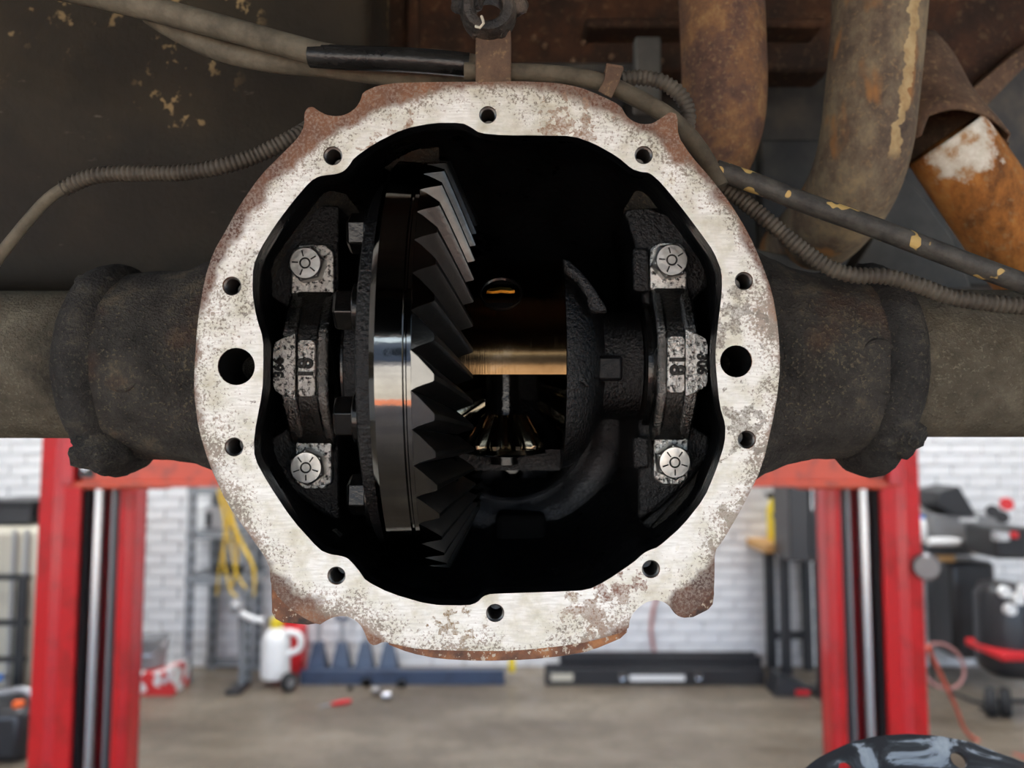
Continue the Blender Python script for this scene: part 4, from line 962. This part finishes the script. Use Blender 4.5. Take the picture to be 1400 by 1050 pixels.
# drive-on ramps
for k, (yo, x0, x1, lab) in enumerate(((4.95, 745, 1040, 'front long black steel ramp with white sticker on the floor'), (5.12, 765, 1036, 'rear long black steel ramp lying against the wall'))):
    t = thing('car_ramp', (wx((x0 + x1) / 2, yo), yo, 0), lab, 'ramp', 'long black ramps')
    a, b = wx(x0, yo), wx(x1, yo); h = .10 if k == 0 else .13
    slab('rail', (a, yo - .06, .0005), (b, yo - .045, h), 'black_satin', t, .003); slab('rail', (a, yo + .055, .0005), (b, yo + .07, h), 'black_satin', t, .003)
    for j in range(22):
        xx = a + .03 + (b - a - .06) * j / 21; slab('rung', (xx - .012, yo - .0445, h * .45), (xx + .012, yo + .0545, h * .7), 'grey_bin', t)
    if k == 0:
        slab('sticker', (wx(858, yo), yo - .0625, .03), (wx(932, yo), yo - .0605, .065), 'white_plastic', t); slab('sticker', (wx(752, yo), yo - .0625, .03), (wx(782, yo), yo - .0605, .075), 'cream_plastic', t)
        for x in (848, 950): obj('ring_bolt', MB().lathe([(0, .010), (-.012, .014), (-.014, .022), (-.004, .024), (0, .018)], (wx(x, yo), yo - .06, .06), (0, 1, 0), (0, 0, 1), 18), 'chrome', t)
t = thing('wedge_chock', (wx(1095, 4.75), 4.75, 0), 'black wedge chock beside the right lift post', 'chock')
obj('wedge', MB().prism([(wx(1056, 4.68), 4.68, .0005), (wx(1106, 4.68), 4.68, .0005), (wx(1106, 4.68), 4.68, .05), (wx(1064, 4.68), 4.68, .12)], (0, .18, 0)), 'black_satin', t, bevel=.004)
slab('grip_strip', (wx(1085, 4.68), 4.676, .012), (wx(1104, 4.68), 4.681, .04), 'red_plastic', t)
tag(obj('wall_hose', MB().sweep([Vector((wx(896, YW), YW - .03, wz(y, YW) if y < 890 else .02)) + Vector((dx, 0, 0)) for y, dx in ((815, .01), (835, -.02), (860, -.035), (885, -.02), (900, 0))], .012, 10, True, .03), 'pink_hose', smooth=60), 'pinkish hose hanging down the white brick wall', 'hose')
# bench by the right post
YB = 4.9
t = thing('workbench', (wx(1085, YB), YB + .2, 0), 'wooden topped workbench with black leg behind the right post', 'workbench')
zb = wz(757, YB)
slab('top', (wx(1048, YB), YB, zb), (wx(1135, YB), YB + .38, zb + .055), 'wood_top', t, .006)
for x, y in ((1077, YB + .02), (1130, YB + .02), (1077, YB + .30), (1130, YB + .30)): slab('leg', (wx(x - 6, YB), y, .0005), (wx(x + 6, YB), y + .05, zb - .0005), 'black_paint', t)
slab('stretcher', (wx(1071, YB), YB + .31, .2), (wx(1130, YB), YB + .34, .25), 'black_paint', t)
for k, (x, yy, lab) in enumerate(((1072, YB + .06, 'yellow spray bottle at the front of the workbench'), (1079, YB + .26, 'tall yellow bottle at the back of the workbench'))):
    z0 = zb + .056; c = (wx(x, YB), yy, z0); q = thing('yellow_bottle', c, lab, 'bottle', 'yellow bottles'); h = .20 if k == 0 else .33
    obj('body', MB().lathe([(0, .032), (.006, .036), (h * .6, .036), (h * .75, .02), (h * .82, .014)], c, (0, 0, 1), (1, 0, 0), 20, True, True), 'yellow_plastic', q, smooth=40)
    obj('spray_head', MB().box((c[0] - .01, c[1], z0 + h * .88), (.05, .02, h * .12)), 'black_paint', q)
t = thing('black_cabinet', (wx(1105, 4.6), 4.6, wz(768, 4.6)), 'black steel cabinet hanging beside the right lift post', 'cabinet')
za, zc = wz(768, 4.6), 2.0
slab('carcass', (wx(1083, 4.6), 4.6, za), (wx(1150, 4.6), 4.88, zc), 'black_satin', t, .006)
slab('door', (wx(1110, 4.6), 4.588, za + .01), (wx(1149, 4.6), 4.599, zc - .01), 'black_paint', t, .003); slab('handle', (wx(1112, 4.6), 4.575, za + .3), (wx(1114, 4.6), 4.587, za + .45), 'chrome', t)
cs = thing('cabinet_stand', (wx(1116, 4.6), 4.7, 0), 'black post stand under the hanging black cabinet', 'stand')
slab('pole', (wx(1128, 4.6), 4.7, .02), (wx(1138, 4.6), 4.76, za - .0005), 'black_paint', cs); slab('foot', (wx(1120, 4.6), 4.6, .0005), (wx(1146, 4.6), 4.86, .0195), 'black_paint', cs)

# machinery at the right edge
YM = 4.88
t = thing('wheel_balancer', (wx(1350, YM), YM + .2, 0), 'black wheel balancer with tilted hood and grey display box', 'balancer')
def mb_(name, x0, x1, y0, y1, yo, dep, mat, bev=.006): return slab(name, (wx(x0, YM), YM + yo, max(.0005, wz(y1, YM))), (wx(x1, YM), YM + yo + dep, wz(y0, YM)), mat, t, bev)
mb_('body', 1310, 1372, 770, 905, .05, .28, 'black_satin', .03); mb_('display_box', 1280, 1378, 704, 742, 0, .3, 'grey_bin', .01)
hd = MB().prism([Vector((wx(x, YM), YM - .02, wz(y, YM))) for x, y in ((1283, 690), (1288, 672), (1318, 664), (1338, 700), (1338, 706), (1300, 702))], (0, .26, 0)); obj('hood', hd, 'black_paint', t, bevel=.012)
mb_('work_tray', 1262, 1378, 744, 757, -.08, .4, 'black_paint'); mb_('white_label', 1318, 1342, 708, 713, -.006, .006, 'white_plastic', 0)
mb_('keypad', 1322, 1345, 722, 756, -.1, .03, 'white_plastic', .004); mb_('keypad_screen', 1329, 1338, 728, 738, -.104, .004, 'dark_glass', 0); mb_('yellow_tag', 1340, 1356, 752, 757, -.09, .008, 'yellow_plastic', 0)
obj('spindle', MB().lathe([(0, .03), (.02, .05), (.05, .05), (.06, .025), (.22, .025), (.22, .001)], (wx(1400, YM), YM, wz(735, YM)), (-1, 0, 0), (0, 0, 1), 24), 'chrome', t)
t2 = thing('wooden_block', (wx(1280, YM), YM - .05, wz(762, YM)), 'small wooden block shelf under the white tube by the mirror', 'block')
slab('block', (wx(1272, YM), YM - .06, wz(766, YM)), (wx(1302, YM), YM + .1, wz(757.5, YM)), 'wood_top', t2)
t2 = thing('shelf_bracket', (wx(1290, YM), YM, 0), 'thin dark leg carrying the wooden block beside the mirror', 'leg stand')
slab('upright_bar', (wx(1268, YM), YM - .03, .0005), (wx(1271, YM), YM + .0, wz(758, YM)), 'black_paint', t2)
tb_ = MB().lathe([(0, .001), (0, .026), (.16, .026), (.17, .02), (.19, .02), (.19, .001)], (wx(1262, YM), YM - .1, wz(744, YM) + .027), (1, 0, 0), (0, 0, 1), 20); tag(obj('sealant_tube', tb_, 'white_plastic', smooth=40), 'white tube lying on the tray beside the round mirror', 'tube')
bottle('water_bottle', 1268, 704, 742, YM + .1, .034, 'white_plastic', 'blue_plastic', 'clear white bottle with a blue cap above the mirror', 'bottle')
cmp_ = thing('air_compressor', (wx(1390, 4.35), 4.45, 0), 'black air compressor with red base and wheels in the corner', 'compressor')
YC = 4.35
obj('tank', MB().lathe([(0, .001), (.01, .10), (.05, .15), (.1, .16), (.46, .16), (.52, .13), (.54, .001)], (wx(1400, YC), YC + .16, .17), (0, 0, 1), (1, 0, 0), 36), 'black_satin', cmp_, smooth=50)
slab('motor_block', (wx(1366, YC), YC, wz(765, YC)), (wx(1425, YC), YC + .3, wz(722, YC)), 'black_paint', cmp_, .02)
slab('red_base', (wx(1360, YC), YC - .05, wz(901, YC)), (wx(1440, YC), YC + .3, wz(890, YC)), 'red_plastic', cmp_, .008)
for x, y in ((1372, 808), (1390, 818), (1378, 832), (1398, 806)): obj('gauge', MB().lathe([(0, .001), (0, .03), (.03, .034), (.05, .02)], (wx(x, YC), YC - .04, wz(y, YC)), (0, 1, 0), (0, 0, 1), 18), 'white_plastic', cmp_)
for x, y in ((1372, 700), (1392, 690), (1385, 708)): obj('pulley', MB().lathe([(-.02, .001), (-.02, .035), (-.008, .03), (.008, .03), (.02, .035), (.02, .001)], (wx(x, YC), YC + .05, wz(y, YC)), (.5, 1, 0), (0, 0, 1), 20), 'red_plastic' if x == 1392 else 'black_paint', cmp_)
slab('regulator', (wx(1366, YC), YC - .02, wz(740, YC)), (wx(1384, YC), YC + .04, wz(726, YC)), 'chrome', cmp_, .005); slab('switch', (wx(1386, YC), YC - .03, wz(735, YC)), (wx(1394, YC), YC, wz(727, YC)), 'red_plastic', cmp_, .003)
for x in (1352, 1372, 1425):
    c = (wx(x, YC), YC + .02, .0755); obj('wheel', MB().lathe([(-.03, .02), (-.03, .06), (-.018, .075), (.018, .075), (.03, .06), (.03, .02)], c, (1, -.6, 0), (0, 0, 1), 28), 'rubber_tyre', cmp_, smooth=40)
obj('axle_bar', MB().sweep([Vector((wx(1352, YC), YC + .02, .0755)), Vector((wx(1425, YC), YC + .02, .0755))], .012, 8), 'black_paint', cmp_)
hc_ = thing('hose_coil', (wx(1290, 4.7), 4.7, 0), 'dark coiled air hose on the floor behind the right post', 'hose')
obj('coil', MB().sweep([Vector((wx(1292, 4.7) + .13 * math.cos(a), 4.75 + .05 * math.sin(a) , .16 + .12 * math.sin(a))) for a in [k * .35 for k in range(37)]], .010, 8, True, .03), 'pink_hose', hc_, smooth=60)
obj('tail', MB().sweep([Vector((wx(1292, 4.7), 4.7, .03)), Vector((wx(1310, 4.7), 4.55, .012)), Vector((wx(1324, 4.7), 4.5, .012)), Vector((wx(1318, 4.7), 4.42, .012)), Vector((wx(1300, 4.7), 4.45, .012))], .010, 8, True, .03), 'black_paint', hc_, smooth=60)
q0 = W(1269, 885, 3.3); q1 = Vector((W(1332, 1012, GY(1012)).x, GY(1012), .006))
tag(obj('orange_cord', MB().sweep([q0, q0.lerp(q1, .5) + Vector((0, 0, -.02)), q1, q1 + Vector((.15, -.3, 0)), q1 + Vector((.4, -.5, 0))], .009, 10, True, .03), 'orange_paint', smooth=60), 'orange cord running from the right post to the floor', 'cord')

# left edge: liquid tote in its cage
YL = 4.3
t = thing('liquid_tote', (wx(0, YL), YL + .3, 0), 'cream liquid tote in a black cage at the left edge', 'tote')
slab('bottle_tank', (wx(-130, YL), YL + .03, .12), (wx(47, YL), YL + .8, wz(722, YL)), 'cream_plastic', t, .04)
slab('pallet', (wx(-132, YL), YL, .0005), (wx(48, YL), YL + .82, .115), 'black_paint', t)
for x in (-60, -20, 13, 30): slab('cage_bar', (wx(x - 2, YL), YL, .12), (wx(x + 2, YL), YL + .02, wz(724, YL)), 'grey_metal', t)
for y in (788, 850, 900): slab('cage_rail', (wx(-130, YL), YL - .022, wz(y + 4, YL)), (wx(40, YL), YL - .002, wz(y - 3, YL)), 'black_paint', t)
slab('cage_post', (wx(28, YL), YL - .045, .12), (wx(40, YL), YL - .023, wz(786, YL)), 'black_paint', t)
slab('blue_tag', (wx(-4, YL), YL - .03, wz(928, YL)), (wx(12, YL), YL - .023, wz(920, YL)), 'blue_plastic', t)
for k, (x0, x1, lab) in enumerate(((-60, 24, 'black plastic tray on top of the cream tote'), (38, 60, 'small black box at the end of the cream tote top'))):
    t2 = thing('black_tray', (wx((x0 + x1) / 2, YL), YL + .2, wz(721, YL)), lab, 'tray')
    slab('tray_body', (wx(x0, YL), YL + .1, wz(720, YL)), (wx(x1 - 4, YL), YL + .5, wz(692, YL)), 'black_satin', t2, .01); slab('tray_lip', (wx(x0 - 2, YL), YL + .08, wz(692, YL)), (wx(x1 - 2, YL), YL + .52, wz(687, YL)), 'black_paint', t2, .004)
t2 = thing('drain_tank', (wx(15, 3.7), 3.75, 0), 'dark plastic drain tank with orange cap at the lower left', 'tank')
YD = 3.72
slab('tank_body', (wx(-120, YD), YD, .0005), (wx(37, YD), YD + .4, wz(972, YD)), 'black_satin', t2, .04)
obj('orange_cap', MB().lathe([(0, .026), (.022, .026), (.025, .022), (.025, .001)], (wx(20, YD), YD + .06, wz(972, YD)), (0, 0, 1), (1, 0, 0), 20), 'orange_plastic', t2)
obj('grey_hose', MB().sweep([Vector((wx(x, YD), YD + .12, wz(y, YD))) for x, y in ((-60, 962), (-10, 958), (14, 954), (26, 960), (34, 968), (34, 980))], .018, 12, True, .02), 'grey_metal', t2, smooth=60)

# tools on the floor
Y = GY(966)
t = thing('screwdriver', (wx(462, Y), Y, .012), 'red handled screwdriver lying on the concrete floor', 'screwdriver')
a = Vector((wx(440, Y), Y - .03, .008)); b = Vector((wx(455, Y), Y, .013)); c = Vector((wx(479, Y), Y + .05, .015))
obj('shaft', MB().sweep([a, b], .005, 8), 'grey_metal', t); obj('handle', MB().sweep([b, b.lerp(c, .3), b.lerp(c, .8), c], lambda q: (.009, .013, .014, .010)[round(q * 3)], 10), 'red_plastic', t, smooth=50)
for k, (x, y, lab) in enumerate(((505, 938, 'dark socket on the floor left of the shiny ones'), (519, 950, 'shiny chrome socket in the middle of the floor'), (533, 957, 'shiny chrome socket nearest the viewer on the floor'), (552, 940, 'dark socket on the floor right of the shiny ones'), (482, 945, 'small dull nut on the floor near the screwdriver'))):
    Y = GY(y); X = wx(x, Y); r = .024 if k != 4 else .014
    t = thing('socket', (X, Y, 0), lab, 'socket', 'sockets on the floor')
    obj('barrel', MB().lathe([(0, r * .6), (0, r), (r * 1.4, r), (r * 1.5, r * .9), (r * 1.5, r * .6), (r * .5, r * .55)], (X - r, Y, r + .0005), (1, .4 * (k - 2), 0), (0, 0, 1), 20), 'chrome' if k in (1, 2) else 'dark_steel', t, smooth=40)
    obj('drive_end', MB().lathe([(-r * .6, .001), (-r * .6, r * .7), (0, r * .7)], (X - r, Y, r + .0005), (1, .4 * (k - 2), 0), (0, 0, 1), 16), 'chrome' if k in (1, 2) else 'dark_steel', t)
